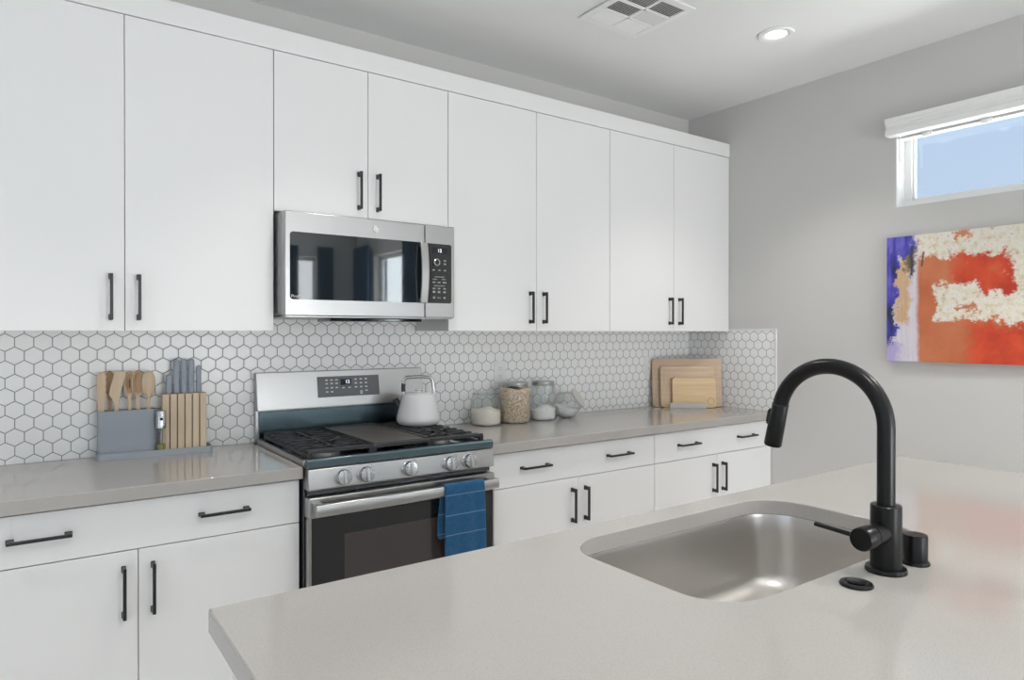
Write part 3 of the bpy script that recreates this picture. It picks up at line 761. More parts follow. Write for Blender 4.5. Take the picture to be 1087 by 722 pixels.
# ------------------------------------------------------------------ over-the-range microwave
MX0, MX1, MY, MZ0, MZ1 = -2.700, -1.9845, -.405, 1.4275, 1.8125
t = thing('microwave', 'stainless steel over-the-range microwave under the short wall cabinet', 'microwave', ((MX0 + MX1) / 2, -.2, MZ0))
bx('body', (MX0 + .004, -.368, MZ0 + .006), (MX1 - .002, -.0085, MZ1 + .004), M['mwbody'], t, 0.002)
XS = -2.1250
bm = bmesh.new(); box(bm, (MX0, MY, MZ0), (XS - .001, -.3685, MZ1)); d1 = obj('door', bm, M['steel'], t, 0.004)
bm = bmesh.new(); box(bm, (XS + .001, MY, MZ0), (MX1, -.3685, MZ1)); d2 = obj('control_column', bm, M['steel'], t, 0.004)
bm = bmesh.new(); prism(bm, [(x, MY - .0015, z) for x, z in rrect((-2.681 - 2.128) / 2, (1.488 + 1.7365) / 2, .553, .2485, .012)], (0, .004, 0)); wn = obj('door_glass', bm, M['mglass'], d1)
bm = bmesh.new(); prism(bm, [(x, MY - .0015, z) for x, z in rrect((-2.1225 - 2.0005) / 2, (1.488 + 1.7355) / 2, .122, .2475, .010)], (0, .004, 0)); kp = obj('keypad', bm, M['bglass'], d2)
# bowed handle
bm = bmesh.new(); hp = []
n = 12
for i in range(n + 1):
    u = i / n; z = 1.487 + .250 * u; bow = math.sin(PI * u)
    hp.append((MY - .018 - .014 * bow, z))
outl = [(-2.1545, y, z) for y, z in hp] + [(-2.1545, y + .011, z) for y, z in reversed(hp)]
prism(bm, outl, (.0335, 0, 0))
for z0, z1 in ((1.487, 1.507), (1.717, 1.737)): box(bm, (-2.1525, MY - .014, z0), (-2.123, MY - .0018, z1))
obj('handle', bm, M['steel'], d1, 0.003)
bm = bmesh.new(); box(bm, (-2.092, MY - .0022, 1.6935), (-2.020, MY - .001, 1.7205)); obj('display', bm, M['lcd'], kp)
text_mesh('display_digits', '12', 0.020, M['digit'], kp, face_y(-2.058, MY - .0026, 1.707))
bm = bmesh.new(); lathe(bm, [(.0105, 0), (.0150, 0), (.0150, .010), (.0125, .012), (.0105, .010)], (-2.0745, MY - .0016, 1.6580), (0, -1, 0), 32, closed=True); obj('dial_ring', bm, M['chrome'], kp)
bm = bmesh.new(); lathe(bm, [(0, 0), (.0100, 0), (.0100, .008), (0, .009)], (-2.0745, MY - .0016, 1.6580), (0, -1, 0), 32); obj('dial', bm, M['bglass'], kp)
bm = bmesh.new()
def mk(x, z, w, h): box(bm, (x - w / 2, MY - .0022, z - h / 2), (x + w / 2, MY - .001, z + h / 2))
for x, z, w, h in ((-2.032, 1.667, .010, .006), (-2.032, 1.653, .010, .006), (-2.086, 1.626, .010, .005), (-2.058, 1.626, .010, .005), (-2.032, 1.626, .012, .005),
                   (-2.058, 1.598, .044, .003), (-2.080, 1.588, .020, .003), (-2.038, 1.588, .020, .003), (-2.084, 1.575, .013, .005), (-2.060, 1.575, .013, .005), (-2.034, 1.575, .018, .006),
                   (-2.058, 1.561, .052, .003), (-2.084, 1.549, .012, .006), (-2.060, 1.549, .012, .006), (-2.034, 1.549, .012, .006),
                   (-2.084, 1.535, .012, .008), (-2.060, 1.535, .012, .008), (-2.034, 1.535, .012, .008), (-2.084, 1.511, .010, .008), (-2.060, 1.511, .014, .003), (-2.034, 1.511, .010, .008)): mk(x, z, w, h)
obj('button_lettering', bm, M['dimmark'], kp)
text_mesh('brand_lettering', 'Profile', 0.017, M['mark'], wn, face_y(-2.655, MY - .0022, 1.499))
# round emblem: disc, ring and curled strokes
bm = bmesh.new(); lathe(bm, [(0, 0), (.0165, 0), (.0165, .0015), (0, .0018)], (-2.3415, MY - .0002, 1.774), (0, -1, 0), 36); em = obj('emblem', bm, M['emblem'], d1)
bm = bmesh.new()
tube(bm, [(-2.3415 + .0145 * math.cos(a), MY - .0022, 1.774 + .0145 * math.sin(a)) for a in [2 * PI * k / 36 for k in range(37)]], .0009, 6)
for k in range(4):
    a0 = k * PI / 2 + .4; pts = [(-2.3415 + (.004 + .007 * u) * math.cos(a0 + 2.6 * u), MY - .0022, 1.774 + (.004 + .007 * u) * math.sin(a0 + 2.6 * u)) for u in [j / 10 for j in range(11)]]
    tube(bm, pts, .0006, 6)
obj('emblem_strokes', bm, M['panelgrey'], em)
# underside: pale vent plate, dark grease filter and lamp
bx('bottom_plate', (MX0 + .006, -.396, MZ0 - .006), (MX1 - .004, -.012, MZ0 + .0055), M['steel'], t, 0.002)
bm = bmesh.new(); prism(bm, [(-2.52, -.385, MZ0 - .0062), (-2.13, -.385, MZ0 - .0062), (-2.18, -.10, MZ0 - .0062), (-2.47, -.10, MZ0 - .0062)], (0, 0, -.012)); obj('grease_filter', bm, M['bglass'], t, 0.002)
# louvre strips down the door's left edge
bm = bmesh.new()
for k in range(3): box(bm, (MX0 + .0005, -.363 + k * -.0 + k * .016 - .004, MZ0 + .012), (MX0 + .0042, -.363 + k * .016 + .006, MZ1 - .01))
obj('side_grille', bm, M['mwbody'], t)

# ------------------------------------------------------------------ kettle
KX, KY, KZ = -2.060, -.222, .9624
t = thing('kettle', 'white stovetop kettle with steel arch handle on the rear right burner', 'kettle', (KX, KY, KZ), math.radians(-35.6))
bm = bmesh.new()
lathe(bm, [(0, .0004), (.078, .0004), (.088, .004), (.0955, .016), (.0965, .026), (.094, .040), (.083, .085), (.0705, .128), (.0670, .134), (.058, .1355), (0, .1355)], (0, 0, 0), seg=56)
obj('body', bm, M['kettle'], t, world=False, smooth=50)
bm = bmesh.new(); lathe(bm, [(0, .1357), (.056, .1357), (.055, .1385), (.030, .1415), (.012, .1425), (.011, .148), (.016, .152), (.012, .156), (0, .157)], (0, 0, 0), seg=40); obj('lid', bm, M['kettle'], t, world=False)
bm = bmesh.new()
ap = [(-.064, .128), (-.066, .150), (-.0655, .172)] + [(-.045 + .0205 * math.cos(math.radians(a)) , .185 + .0215 * math.sin(math.radians(a))) for a in range(165, 89, -15)] + \
     [(.0, .2085)] + [(.042 + .021 * math.cos(math.radians(a)), .185 + .0215 * math.sin(math.radians(a))) for a in range(90, 14, -15)] + [(.0655, .165), (.068, .147), (.066, .128)]
tube(bm, [(x, 0, z) for x, z in ap], .0062, 14, flat=1.25); obj('handle', bm, M['chrome'], t, world=False, smooth=60)
bm = bmesh.new(); tube(bm, [(-.0655, 0, .143), (-.0668, 0, .158), (-.0655, 0, .178)], .0078, 14, flat=1.2); obj('handle_grip', bm, M['slate'], t, world=False, label='dark grey lower end of the handle')
bm = bmesh.new(); tube(bm, [(-.074, 0, .062), (-.088, 0, .086), (-.103, 0, .112)], [.0150, .0135, .0115], 18); obj('spout', bm, M['slate'], t, world=False, label='short dark grey spout', smooth=50)

# ------------------------------------------------------------------ glass jars
def jar_shell(prof_out, th=.0035):
    bm = bmesh.new(); ins = [(max(r_ - th, 0), h_ + (th if i == 0 else 0)) for i, (r_, h_) in enumerate(prof_out)]
    ins = [(max(r_ - th, 0), max(h_, th)) for r_, h_ in prof_out]
    lathe(bm, prof_out + list(reversed(ins)), (0, 0, 0), seg=48); return bm
def heap(r_, zs, slope, n=40, z0=.005):
    """solid filling of radius r_ whose top follows zs(x, y)"""
    bm = bmesh.new(); c0 = bm.verts.new((0, 0, z0)); rb = [bm.verts.new((r_ * .93 * math.cos(2 * PI * k / n), r_ * .93 * math.sin(2 * PI * k / n), z0)) for k in range(n)]
    rings = [rb]
    rings.append([bm.verts.new((r_ * math.cos(2 * PI * k / n), r_ * math.sin(2 * PI * k / n), z0 + .010)) for k in range(n)])
    for fr in (1.0, .8, .55, .28):
        rings.append([bm.verts.new((r_ * fr * math.cos(2 * PI * k / n), r_ * fr * math.sin(2 * PI * k / n), zs(r_ * fr * math.cos(2 * PI * k / n), r_ * fr * math.sin(2 * PI * k / n)))) for k in range(n)])
    top = bm.verts.new((0, 0, zs(0, 0)))
    for a, b_ in zip(rings, rings[1:]):
        for k in range(n): bm.faces.new((a[k], a[(k + 1) % n], b_[(k + 1) % n], b_[k]))
    for k in range(n):
        bm.faces.new((c0, rb[(k + 1) % n], rb[k])); bm.faces.new((top, rings[-1][k], rings[-1][(k + 1) % n]))
    return bm
CZ = .9142
def jar(x, y, r_, h_, rm, label, fill, zs, lid_h=.012, lid_mat=None, rl=None):
    t = thing('glass_jar', label, 'jar', (x, y, CZ), math.radians(-35.6))
    prof_ = [(0, 0), (r_ * .86, 0), (r_ * .96, .005), (r_, .014), (r_, h_ * .60), (r_ * .985, h_ * .72), (r_ * .92, h_ * .84), (rm, h_ * .94), (rm, h_ - lid_h)]
    obj('jar_body', jar_shell(prof_), M['jar'], t, world=False, smooth=60)
    obj('contents', heap(r_ - .0042, zs, 0), fill, t, world=False, smooth=70)
    rl = rl or rm + .004; bm = bmesh.new()
    lathe(bm, [(0, h_ - lid_h + .0004), (rl, h_ - lid_h + .0004), (rl + .001, h_ - lid_h + .003), (rl, h_ - .002), (rl - .005, h_), (0, h_)], (0, 0, 0), seg=48)
    obj('lid', bm, lid_mat or M['jar'], t, world=False)
    return t
M['jarlid'] = plain('zinc_lid', (0.42, 0.42, 0.41), 0.35, metal=0.7)
jar(-1.634, -.115, .0765, .163, .064, 'short glass jar with pale flour sloping inside, nearest the range', M['flour'],
    lambda x, y: .078 - .05 * x + .006 * math.sin(x * 60 + 1), .014)
jar(-1.464, -.122, .0790, .202, .062, 'large glass jar filled to the top with brown rolled oats', M['oats'], lambda x, y: .172 + .004 * math.sin(x * 70 + y * 40), .016, M['jarlid'])
jar(-1.286, -.125, .0670, .201, .055, 'tall glass jar with a metal lid and white sugar at the bottom', M['sugar'], lambda x, y: .062 + .010 * math.sin(x * 45 + 1) + .05 * x, .022, M['jarlid'], .059)
# squat jar with a slanted mouth
t = thing('glass_jar', 'slanted-mouth glass jar with a tilted round lid, rightmost of the jars', 'jar', (-1.130, -.128, CZ), math.radians(-54))
ax = Vector((math.cos(math.radians(33)), 0, math.sin(math.radians(33)))); ctr = Vector((0, 0, .065))
bm = bmesh.new(); pr_ = []
for a in range(0, 138, 6):
    an = math.radians(180 - a); pr_.append((.0735 * math.sin(an), .0735 * math.cos(an)))
pr_.append((.049, .060)); pr_.append((.050, .066))
ins = [(max(r_ - .003, 0), h_ + (.003 if r_ < .03 and h_ < 0 else 0)) for r_, h_ in pr_]
lathe(bm, pr_ + list(reversed(ins)), ctr, ax, 48)
for v in bm.verts:
    if v.co.z < .0002: v.co.z = .0002 if (v.co - ctr).length > .0715 else .0035
obj('jar_body', bm, M['jar'], t, world=False, smooth=60)
bm = bmesh.new(); pr2 = []
bmesh.ops.create_uvsphere(bm, u_segments=36, v_segments=20, radius=.0690)
for v in bm.verts:
    v.co += ctr
    lim = .058 - .15 * v.co.x
    v.co.z = min(v.co.z, lim) if v.co.z > lim else max(v.co.z, .005)
obj('contents', bm, M['sugar'], t, world=False, smooth=60)
bm = bmesh.new(); lathe(bm, [(0, .0665), (.0550, .0665), (.0565, .069), (.0565, .078), (.0535, .081), (0, .0815)], ctr, ax, 40); obj('lid', bm, M['greyplastic'], t, world=False)

# ------------------------------------------------------------------ utensil caddy with knife block
t = thing('utensil_caddy', 'blue-grey plastic tray with tall bin holding wooden utensils and the knife block', 'caddy', (-3.072, -.052, .9142), math.radians(-2.5))
cx0, cx1, cy0, cy1 = -.190, .188, -.074, .038
bm = bmesh.new()
op = rrect((cx0 + cx1) / 2, (cy0 + cy1) / 2, cx1 - cx0, cy1 - cy0, .014); ip = rrect((cx0 + cx1) / 2, (cy0 + cy1) / 2, cx1 - cx0 - .008, cy1 - cy0 - .008, .010)
lv = [[bm.verts.new((x, y, z)) for x, y in q] for q, z in ((op, 0.0), (op, .0225), (ip, .0225), (ip, .004))]
n = len(op)
for a, b_ in zip(lv, lv[1:]):
    for i in range(n): bm.faces.new((a[i], a[(i + 1) % n], b_[(i + 1) % n], b_[i]))
bm.faces.new(list(reversed(lv[0]))); bm.faces.new(lv[-1])
obj('tray', bm, M['caddy'], t, world=False)
bm = bmesh.new(); q = rrect(-.092, 0.001, .188, .062, .012); qi = rrect(-.092, 0.001, .182, .056, .010)
lv = [[bm.verts.new((x, y, z)) for x, y in p] for p, z in ((q, .0042), (q, .169), (qi, .169), (qi, .008))]
for a, b_ in zip(lv, lv[1:]):
    for i in range(n): bm.faces.new((a[i], a[(i + 1) % n], b_[(i + 1) % n], b_[i]))
bm.faces.new(list(reversed(lv[0]))); bm.faces.new(lv[-1])
obj('bin', bm, M['caddy'], t, world=False)
caddy_m = Matrix.Translation((-3.072, -.052, .9142)) @ Matrix.Rotation(math.radians(-2.5), 4, 'Z')
def in_caddy(x, y, z): return caddy_m @ Vector((x, y, z))
# knife block: six staves with dark slots between them
kb0 = in_caddy(.097, .0, .0046)
t = thing('knife_block', 'pale wooden knife block of upright staves standing in the right end of the caddy', 'knife block', kb0, math.radians(-2.5))
bw = .154; sw = bw / 6
bm = bmesh.new()
for i in range(6): box(bm, (-bw / 2 + i * sw + .0016, -.030, 0), (-bw / 2 + (i + 1) * sw - .0016, .032, .2165))
o = obj('staves', bm, M['maple'], t, 0.0015, world=False)
bm = bmesh.new()
for i in range(5): box(bm, (-bw / 2 + (i + 1) * sw - .00155, -.0225, .002), (-bw / 2 + (i + 1) * sw + .00155, .026, .208))
obj('slots', bm, M['slot'], t, world=False)
KN = [(0, .078, .0088, 'short blue-grey knife handle at the left end of the knife block'), (1, .135, .0092, 'second blue-grey knife handle from the left in the knife block'),
      (2, .135, .0092, 'middle blue-grey knife handle in the knife block'), (3, .136, .0092, 'second blue-grey knife handle from the right in the knife block'),
      (4, .110, .0076, 'thin blue-grey knife handle at the right end of the knife block')]
for i, L, r_, lab in KN:
    kx = -bw / 2 + (i + 1) * sw
    p = kb0 + Matrix.Rotation(math.radians(-2.5), 3, 'Z') @ Vector((kx, -.004, .2105))
    t = thing('knife', lab, 'knife', p, math.radians(-2.5))
    bm = bmesh.new(); outl = []
    tube(bm, [(0, 0, .007), (0, 0, .012), (0, .001, L * .4), (0, .0015, L * .75), (0, .001, L - .006), (0, 0, L - .001), (0, 0, L + .001)], [r_ * .8, r_, r_ * .96, r_ * 1.02, r_ * .95, r_ * .6, r_ * .15], 16, flat=1.25)
    obj('handle', bm, M['knifeh'], t, world=False, smooth=60)
    bm = bmesh.new(); box(bm, (-.00095, -.011, -.12), (.00095, .012, .0075)); obj('blade', bm, M['blade'], t, world=False)
# wooden utensils in the bin
def flat_tool(name, label, base, outline, th, mat, holes=None, bend=0.0, bowl=None, slot=False):
    """outline: (half-profile) list of (x_left, x_right, z) rows in the tool's own frame, z from its foot"""
    t = thing(name, label, 'utensil', base, math.radians(-2.5))
    bm = bmesh.new(); rows_ = []
    for xl, xr, z in outline:
        y = bend * max(0, z - .17) ** 2 * 60
        n_ = 4; ring = []
        for k in range(n_ + 1):
            u = k / n_; ring.append((xl + (xr - xl) * u, y + (holes or (lambda *_: 0))(u, z), z))
        rows_.append(ring)
    F = [[bm.verts.new((x, y - th / 2, z)) for x, y, z in r_] for r_ in rows_]; B = [[bm.verts.new((x, y + th / 2, z)) for x, y, z in r_] for r_ in rows_]
    n_ = len(F[0])
    for L_, fl in ((F, 0), (B, 1)):
        for a, b_ in zip(L_, L_[1:]):
            for k in range(n_ - 1): bm.faces.new((a[k], a[k + 1], b_[k + 1], b_[k]))
    for a, b_, c_, d_ in zip(F, F[1:], B, B[1:]):
        bm.faces.new((a[0], b_[0], d_[0], c_[0])); bm.faces.new((a[-1], b_[-1], d_[-1], c_[-1]))
    for k in range(n_ - 1):
        bm.faces.new((F[0][k], F[0][k + 1], B[0][k + 1], B[0][k])); bm.faces.new((F[-1][k], F[-1][k + 1], B[-1][k + 1], B[-1][k]))
    o = obj('wood', bm, mat, t, 0.0015, world=False, smooth=50)
    if bowl:
        bx_, bw_, z0, z1 = bowl; bm = bmesh.new(); n_ = 28; fs = []
        for rr in (1.0, .6, .25):
            fs.append([bm.verts.new((bx_ + bw_ * rr * math.cos(2 * PI * k / n_), -th / 2 - .0007 + .0085 * (1 - rr * rr) * .9, (z0 + z1) / 2 + (z1 - z0) / 2 * rr * math.sin(2 * PI * k / n_))) for k in range(n_)])
        for a, b_ in zip(fs, fs[1:]):
            for k in range(n_): bm.faces.new((a[k], a[(k + 1) % n_], b_[(k + 1) % n_], b_[k]))
        bm.faces.new(fs[-1]); obj('bowl_hollow', bm, M['beechd'], t, world=False, smooth=80, label='darker brown hollow of the spoon')
        if slot: bx('slot', (bx_ - .0035, -th / 2 - .0012, z0 + .02), (bx_ - .0010, th / 2 + .012, z1 - .022), M['slot'], t, world=False)
    return t
def ellip(cx_, hw, z0, z1, n_=14):
    """round-ended head rising out of the stem"""
    rows_ = []
    for k in range(n_ + 1):
        u = (1 - math.cos(PI * k / n_)) / 2; v = abs(2 * u - 1.08) / (1.08 if u < .54 else .92)
        w_ = hw * max(1 - min(v, 1) ** 2.5, 0) ** .5
        rows_.append((cx_ - max(w_, .0062 if u < .5 else hw * .10), cx_ + max(w_, .0062 if u < .5 else hw * .10), z0 + (z1 - z0) * u))
    return rows_
Zf = .010
def ub(x, y): return in_caddy(x, y, Zf)
hs = .0058
stem = lambda c_, z1: [(c_ - hs, c_ + hs, 0), (c_ - hs, c_ + hs, z1)]
TOP = .301
flat_tool('salad_server', 'pale wooden server with a notched edge, leftmost in the utensil bin', ub(-.173, -.012),
    [(-.0085, .0085, 0), (-.009, .009, .15), (-.012, .0105, .19)] + [(-.0145, .0135 + (.003 if k % 2 else 0), .205 + .0112 * k) for k in range(8)] + [(-.010, .011, .297), (-.004, .006, TOP)], .006, M['beech'], lambda u, z: -.004 * (1 - (2 * u - 1) ** 2) if z > .18 else 0)
flat_tool('wooden_spoon', 'darker wooden spoon standing behind the angled turner in the bin', ub(-.146, .014),
    stem(0, .19) + ellip(0, .0165, .21, .303), .006, M['beechd'], lambda u, z: .007 * (1 - (2 * u - 1) ** 2) if z > .2 else 0)
flat_tool('turner', 'pale wooden turner with an angled blade, third from left in the bin', ub(-.126, -.012),
    [(-.0065, .0065, 0), (-.0065, .0065, .175), (-.011, .009, .195), (-.024, .012, .217), (-.0195, .019, .245), (-.0115, .0265, .275), (-.007, .031, .297), (-.0065, .030, TOP)], .005, M['beech'])
flat_tool('slotted_spoon', 'wooden spoon with a long slot in its dark bowl, in the bin', ub(-.0835, -.004),
    stem(0, .19) + ellip(-.001, .0185, .205, TOP), .007, M['beech'], lambda u, z: .009 * (1 - (2 * u - 1) ** 2) if z > .215 else 0, bowl=(.002, .0135, .219, TOP - .008), slot=True)
flat_tool('wooden_spoon', 'wooden spoon showing its hollow brown bowl, second from the right in the bin', ub(-.0565, -.004),
    stem(0, .19) + ellip(-.001, .0205, .205, TOP + .001), .007, M['beech'], lambda u, z: .010 * (1 - (2 * u - 1) ** 2) if z > .215 else 0, bowl=(.0025, .0145, .219, TOP - .006))
flat_tool('wooden_spoon', 'pale wooden spoon with its rounded back to the front, rightmost in the bin', ub(-.024, -.012),
    stem(0, .185) + ellip(.001, .0225, .203, TOP), .007, M['beech'], lambda u, z: -.009 * (1 - (2 * u - 1) ** 2) if z > .195 else 0)
# oil sprayer
p = in_caddy(.014, -.0510, .0046); 
t = thing('oil_sprayer', 'small steel-topped glass oil sprayer standing between the bin and knife block', 'oil sprayer', p, math.radians(-2.5))
bm = bmesh.new(); lathe(bm, [(0, 0), (.0135, 0), (.0155, .002), (.0155, .085), (.0150, .095), (.0140, .095), (.0140, .003), (0, .003)], seg=32); obj('bottle', bm, M['jar'], t, world=False)
bm = bmesh.new(); lathe(bm, [(0, .0035), (.0138, .0035), (.0138, .036), (0, .0362)], seg=32); obj('oil', bm, M['oil'], t, world=False)
bm = bmesh.new(); lathe(bm, [(0, .0955), (.0178, .0955), (.0178, .156), (.0165, .1585), (0, .159)], seg=32); cp_ = obj('steel_cap', bm, M['chrome'], t, world=False)
bm = bmesh.new(); lathe(bm, [(0, .0), (.0055, .0), (.0055, .0025), (0, .003)], (0, -.0173, .130), (0, -1, 0), 20); obj('nozzle', bm, M['black'], cp_, world=False)
bm = bmesh.new(); tube(bm, [(0, 0, .02), (0.001, 0, .095)], .0016, 8); obj('dip_tube', bm, M['greyplastic'], t, world=False)

# ------------------------------------------------------------------ cutting boards in the corner
BA = math.radians(-35.6)
bc_ = Vector((-.2155, -.1755, .9142)); rv = Vector((math.cos(BA), math.sin(BA), 0)); nv = Vector((math.sin(-BA), math.cos(BA), 0))
def board(label, along, back, w, h, mat, rings, lift=0.0, groove=False):
    p = bc_ + rv * along + nv * back; p.z = .9142 + lift
    t = thing('cutting_board', label, 'cutting board', p, BA)
    lean = Matrix.Rotation(math.radians(-5.0), 4, 'X')
    bm = bmesh.new(); prism(bm, [(x, 0, z) for x, z in rrect(0, h / 2, w, h, .022, 8)], (0, .014, 0)); bm.transform(lean)
    bmesh.ops.translate(bm, verts=bm.verts, vec=(0, 0, .0012)); o = obj('board', bm, mat, t, 0.002, world=False)
    for rx in rings:
        bm = bmesh.new(); tube(bm, [(rx + .019 * math.cos(a), -.0002, .040 + .019 * math.sin(a)) for a in [2 * PI * k / 32 for k in range(33)]], .0016, 6, caps=False)
        bm.transform(lean); bmesh.ops.translate(bm, verts=bm.verts, vec=(0, 0, .0012)); obj('finger_ring', bm, M['beechd'], o, world=False)
    if groove:
        bm = bmesh.new(); q = [(x, -.0002, z) for x, z in rrect(0, h / 2, w - .044, h - .040, .012, 6)]; tube(bm, q + [q[0]], .0018, 6, caps=False)
        bm.transform(lean); bmesh.ops.translate(bm, verts=bm.verts, vec=(0, 0, .0012)); obj('juice_groove', bm, M['beech'], o, world=False)
    return t
board('largest tan cutting board at the back of the three, with two finger rings', .0, .0, .420, .292, M['board1'], (-.180, .180))
board('medium cutting board with a juice groove, between the large and small boards', -.002, -.028, .328, .248, M['board2'], (), groove=True)
board('smallest honey-coloured cutting board at the front of the rack', .028, -.056, .262, .180, M['board3'], (.098,))
p = bc_ + rv * -.018 + nv * -.03
t = thing('board_rack', 'low pale grey rack holding the three cutting boards upright', 'rack', (p.x, p.y, .9142), BA)
bm = bmesh.new(); box(bm, (-.1075, -.052, 0), (.1075, -.044, .033)); obj('front_bar', bm, M['greyplastic'], t, 0.002, world=False)

# ------------------------------------------------------------------ outlets on the tile
def outlet(x, z, label):
    t = thing('wall_outlet', label, 'outlet', (x, -.008, z))
    bm = bmesh.new(); prism(bm, [(xx, -.0082, zz) for xx, zz in rrect(x, z, .074, .115, .006, 4)], (0, -.006, 0)); o = obj('cover_plate', bm, M['outlet'], t, 0.0015)
    for s in (-1, 1):
        bm = bmesh.new(); prism(bm, [(xx, -.0143, zz) for xx, zz in rrect(x, z + s * .020, .033, .028, .010, 5)], (0, -.0022, 0)); r_ = obj('receptacle', bm, M['outlet'], o, 0.0006)
        bm = bmesh.new()
        for dx, h_ in ((-.0065, .008), (.0065, .0065)): box(bm, (x + dx - .0011, -.0170, z + s * .020 - h_ / 2 + .003), (x + dx + .0011, -.0166, z + s * .020 + h_ / 2 + .003))
        lathe(bm, [(0, 0), (.0024, 0), (0, .0004)], (x, -.0166, z + s * .020 - .008), (0, -1, 0), 12); obj('slots', bm, M['slot'], r_)
outlet(-1.479, 1.161, 'white wall outlet on the tile above the glass jars')
outlet(-.377, 1.164, 'white wall outlet on the tile beside the cutting boards')

# ------------------------------------------------------------------ painting
t = thing('abstract_painting', 'unframed abstract canvas in orange, red, cream and blue on the right wall', 'painting', (-.001, -1.2535, 1.227))
bm = bmesh.new(); box(bm, (-.032, -1.016, 0), (0, 0, .601)); obj('canvas', bm, M['paint'], t, 0.002, world=False)

# ------------------------------------------------------------------ window blind
t = thing('window_blind', 'white raised blind with a moulded valance over the high window', 'blind', (0, -2.19, 2.33))
bm = bmesh.new(); pf = [(-.002, 2.3185), (-.058, 2.3185), (-.062, 2.323), (-.062, 2.345), (-.055, 2.349), (-.055, 2.364), (-.060, 2.368), (-.060, 2.378), (-.066, 2.384), (-.066, 2.402), (-.002, 2.402)]
y0, y1 = -3.13, -1.2575
prism(bm, [(x, y1, z) for x, z in pf], (0, y0 - y1, 0)); obj('valance', bm, M['vinyl'], t, 0.001, smooth=20)
bm = bmesh.new(); box(bm, (.004, W1[0] + .006, 2.3290), (.056, W1[1] - .006, 2.3805)); obj('headrail', bm, M['vinyl'], t, 0.002)
bm = bmesh.new()
for k in range(5): box(bm, (.006, W1[0] + .008, 2.3255 - k * .0044), (.054, W1[1] - .008, 2.3282 - k * .0044))
obj('stacked_slats', bm, M['vinyl'], t)
bm = bmesh.new(); tube(bm, [(-.012, -1.305, 2.3182), (-.013, -1.305, 2.285), (-.013, -1.306, 2.195)], [.003, .0042, .0042], 10); obj('tilt_wand', bm, M['vinyl'], t)
for yy in (-1.42, -1.665, -2.2, -2.7):
    bm = bmesh.new(); box(bm, (.000, yy - .022, 2.300), (.0055, yy + .022, 2.334)); box(bm, (-.006, yy - .013, 2.296), (-.0002, yy + .013, 2.312)); obj('ladder_clip', bm, M['trim'], t, 0.001)

# ------------------------------------------------------------------ ceiling vent and downlight
VX, VY, VS = -1.3535, -.850, .1745
t = thing('ceiling_vent', 'square white air vent with slatted cells in the ceiling', 'vent', (VX, VY, H))
bm = bmesh.new()
cols_ = 2; rows_n = 3; inner = VS - .032; bar_w = .007
for lo, hi in (((VX - VS, VY - VS), (VX + VS, VY - inner)), ((VX - VS, VY + inner), (VX + VS, VY + VS)), ((VX - VS, VY - inner), (VX - inner, VY + inner)), ((VX + inner, VY - inner), (VX + VS, VY + inner))):
    box(bm, (*lo, H - .008), (*hi, H - .0004))
box(bm, (VX - bar_w, VY - inner, H - .008), (VX + bar_w, VY + inner, H - .0004))
cw, ch = inner, 2 * inner / 3
for k in (1, 2): box(bm, (VX - inner, VY - inner + k * ch - bar_w, H - .008), (VX + inner, VY - inner + k * ch + bar_w, H - .0004))
obj('frame', bm, M['trim'], t, 0.002)
bx('duct_throat', (VX - inner, VY - inner, H - .0016), (VX + inner, VY + inner, H - .0003), M['ventdark'], t)
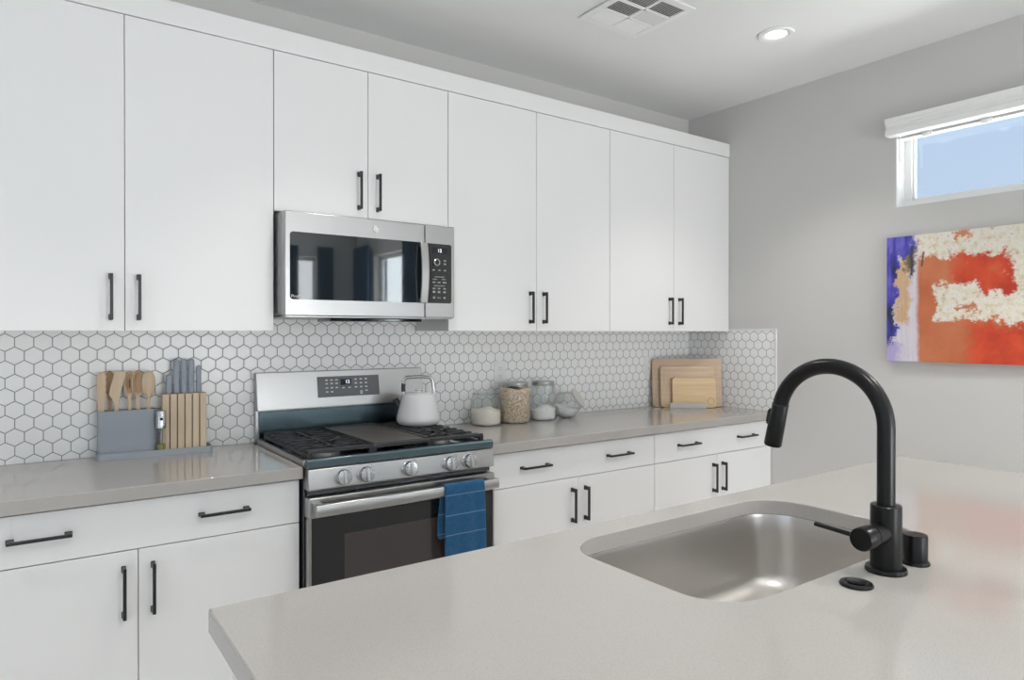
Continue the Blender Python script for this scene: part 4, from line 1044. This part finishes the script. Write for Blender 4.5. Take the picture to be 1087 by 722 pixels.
for ci in range(2):
    for rj in range(3):
        xa = VX - inner + ci * cw + (bar_w if ci else .002); xb = VX - inner + (ci + 1) * cw - (.002 if ci else bar_w)
        ya = VY - inner + rj * ch + (bar_w if rj else .002); yb = VY - inner + (rj + 1) * ch - (bar_w if rj < 2 else .002)
        bm = bmesh.new()
        n_ = 9
        if rj == 1 and ci == 1:
            for k in range(n_ + 5):
                xx = xa + (xb - xa) * (k + .5) / (n_ + 5); prism(bm, [(xx - .0042, ya, H - .0022), (xx - .0032, ya, H - .0018), (xx + .0042, ya, H - .0074), (xx + .0032, ya, H - .0078)], (0, yb - ya, 0))
        else:
            sgn = 1 if rj == 2 else -1
            for k in range(n_):
                yy = ya + (yb - ya) * (k + .5) / n_; w_ = .0050
                prism(bm, [(xa, yy - sgn * w_, H - .0022), (xa, yy - sgn * (w_ - .0012), H - .0018), (xa, yy + sgn * w_, H - .0074), (xa, yy + sgn * (w_ - .0012), H - .0078)], (xb - xa, 0, 0))
        obj('slats', bm, M['trim'], t, smooth=0)
t = thing('recessed_light', 'round white recessed ceiling light with a glowing centre near the right wall', 'light', (-.68, -1.073, H))
bm = bmesh.new(); lathe(bm, [(.045, -.0004), (.080, -.0004), (.081, -.004), (.075, -.0085), (.060, -.0085), (.047, -.0030), (.045, -.0010)], (-.68, -1.073, H), (0, 0, 1), 48, closed=True); obj('trim_ring', bm, M['trim'], t)
bm = bmesh.new(); lathe(bm, [(0, -.0022), (.0448, -.0022), (.0448, -.0006), (0, -.0006)], (-.68, -1.073, H), (0, 0, 1), 48); obj('lens', bm, M['lens'], t)

# ------------------------------------------------------------------ curtains of the living side, seen mirrored in the microwave door
def curtain(axis, c, u0, u1, z0, z1, label):
    bm = bmesh.new(); n_ = 36; A = []; B = []
    for k in range(n_ + 1):
        u = u0 + (u1 - u0) * k / n_; d_ = .022 * math.sin(k * 1.35) 
        for L_, off in ((A, 0), (B, .006)):
            p = (c + d_ + off, u) if axis == 'x' else (u, c + d_ + off)
            L_.append([bm.verts.new((*p, z)) for z in (z0, z1)])
    for L_ in (A, B):
        for a, b_ in zip(L_, L_[1:]): bm.faces.new((a[0], b_[0], b_[1], a[1]))
    for i in (0, 1):
        for a, b_, c_, d_ in zip(A, A[1:], B, B[1:]): bm.faces.new((a[i], b_[i], d_[i], c_[i]))
    for i in (0, -1): bm.faces.new((A[i][0], A[i][1], B[i][1], B[i][0]))
    tag(obj('curtain', bm, M['curtain'], None, smooth=80), label, 'curtain')
curtain('y', YR + .06, -.96, -.77, .03, 2.42, 'narrow dark curtain mirrored at the left edge of the microwave door')
curtain('y', YR + .06, -.54, -.33, .03, 2.42, 'dark curtain mirrored between window and pale wall in the microwave door')
curtain('x', -.08, -6.12, -5.64, .03, 2.42, 'broad dark blue curtain mirrored in the middle of the microwave door')
curtain('x', -.08, -4.74, -4.38, .03, 2.42, 'dark curtain mirrored beside the microwave handle')
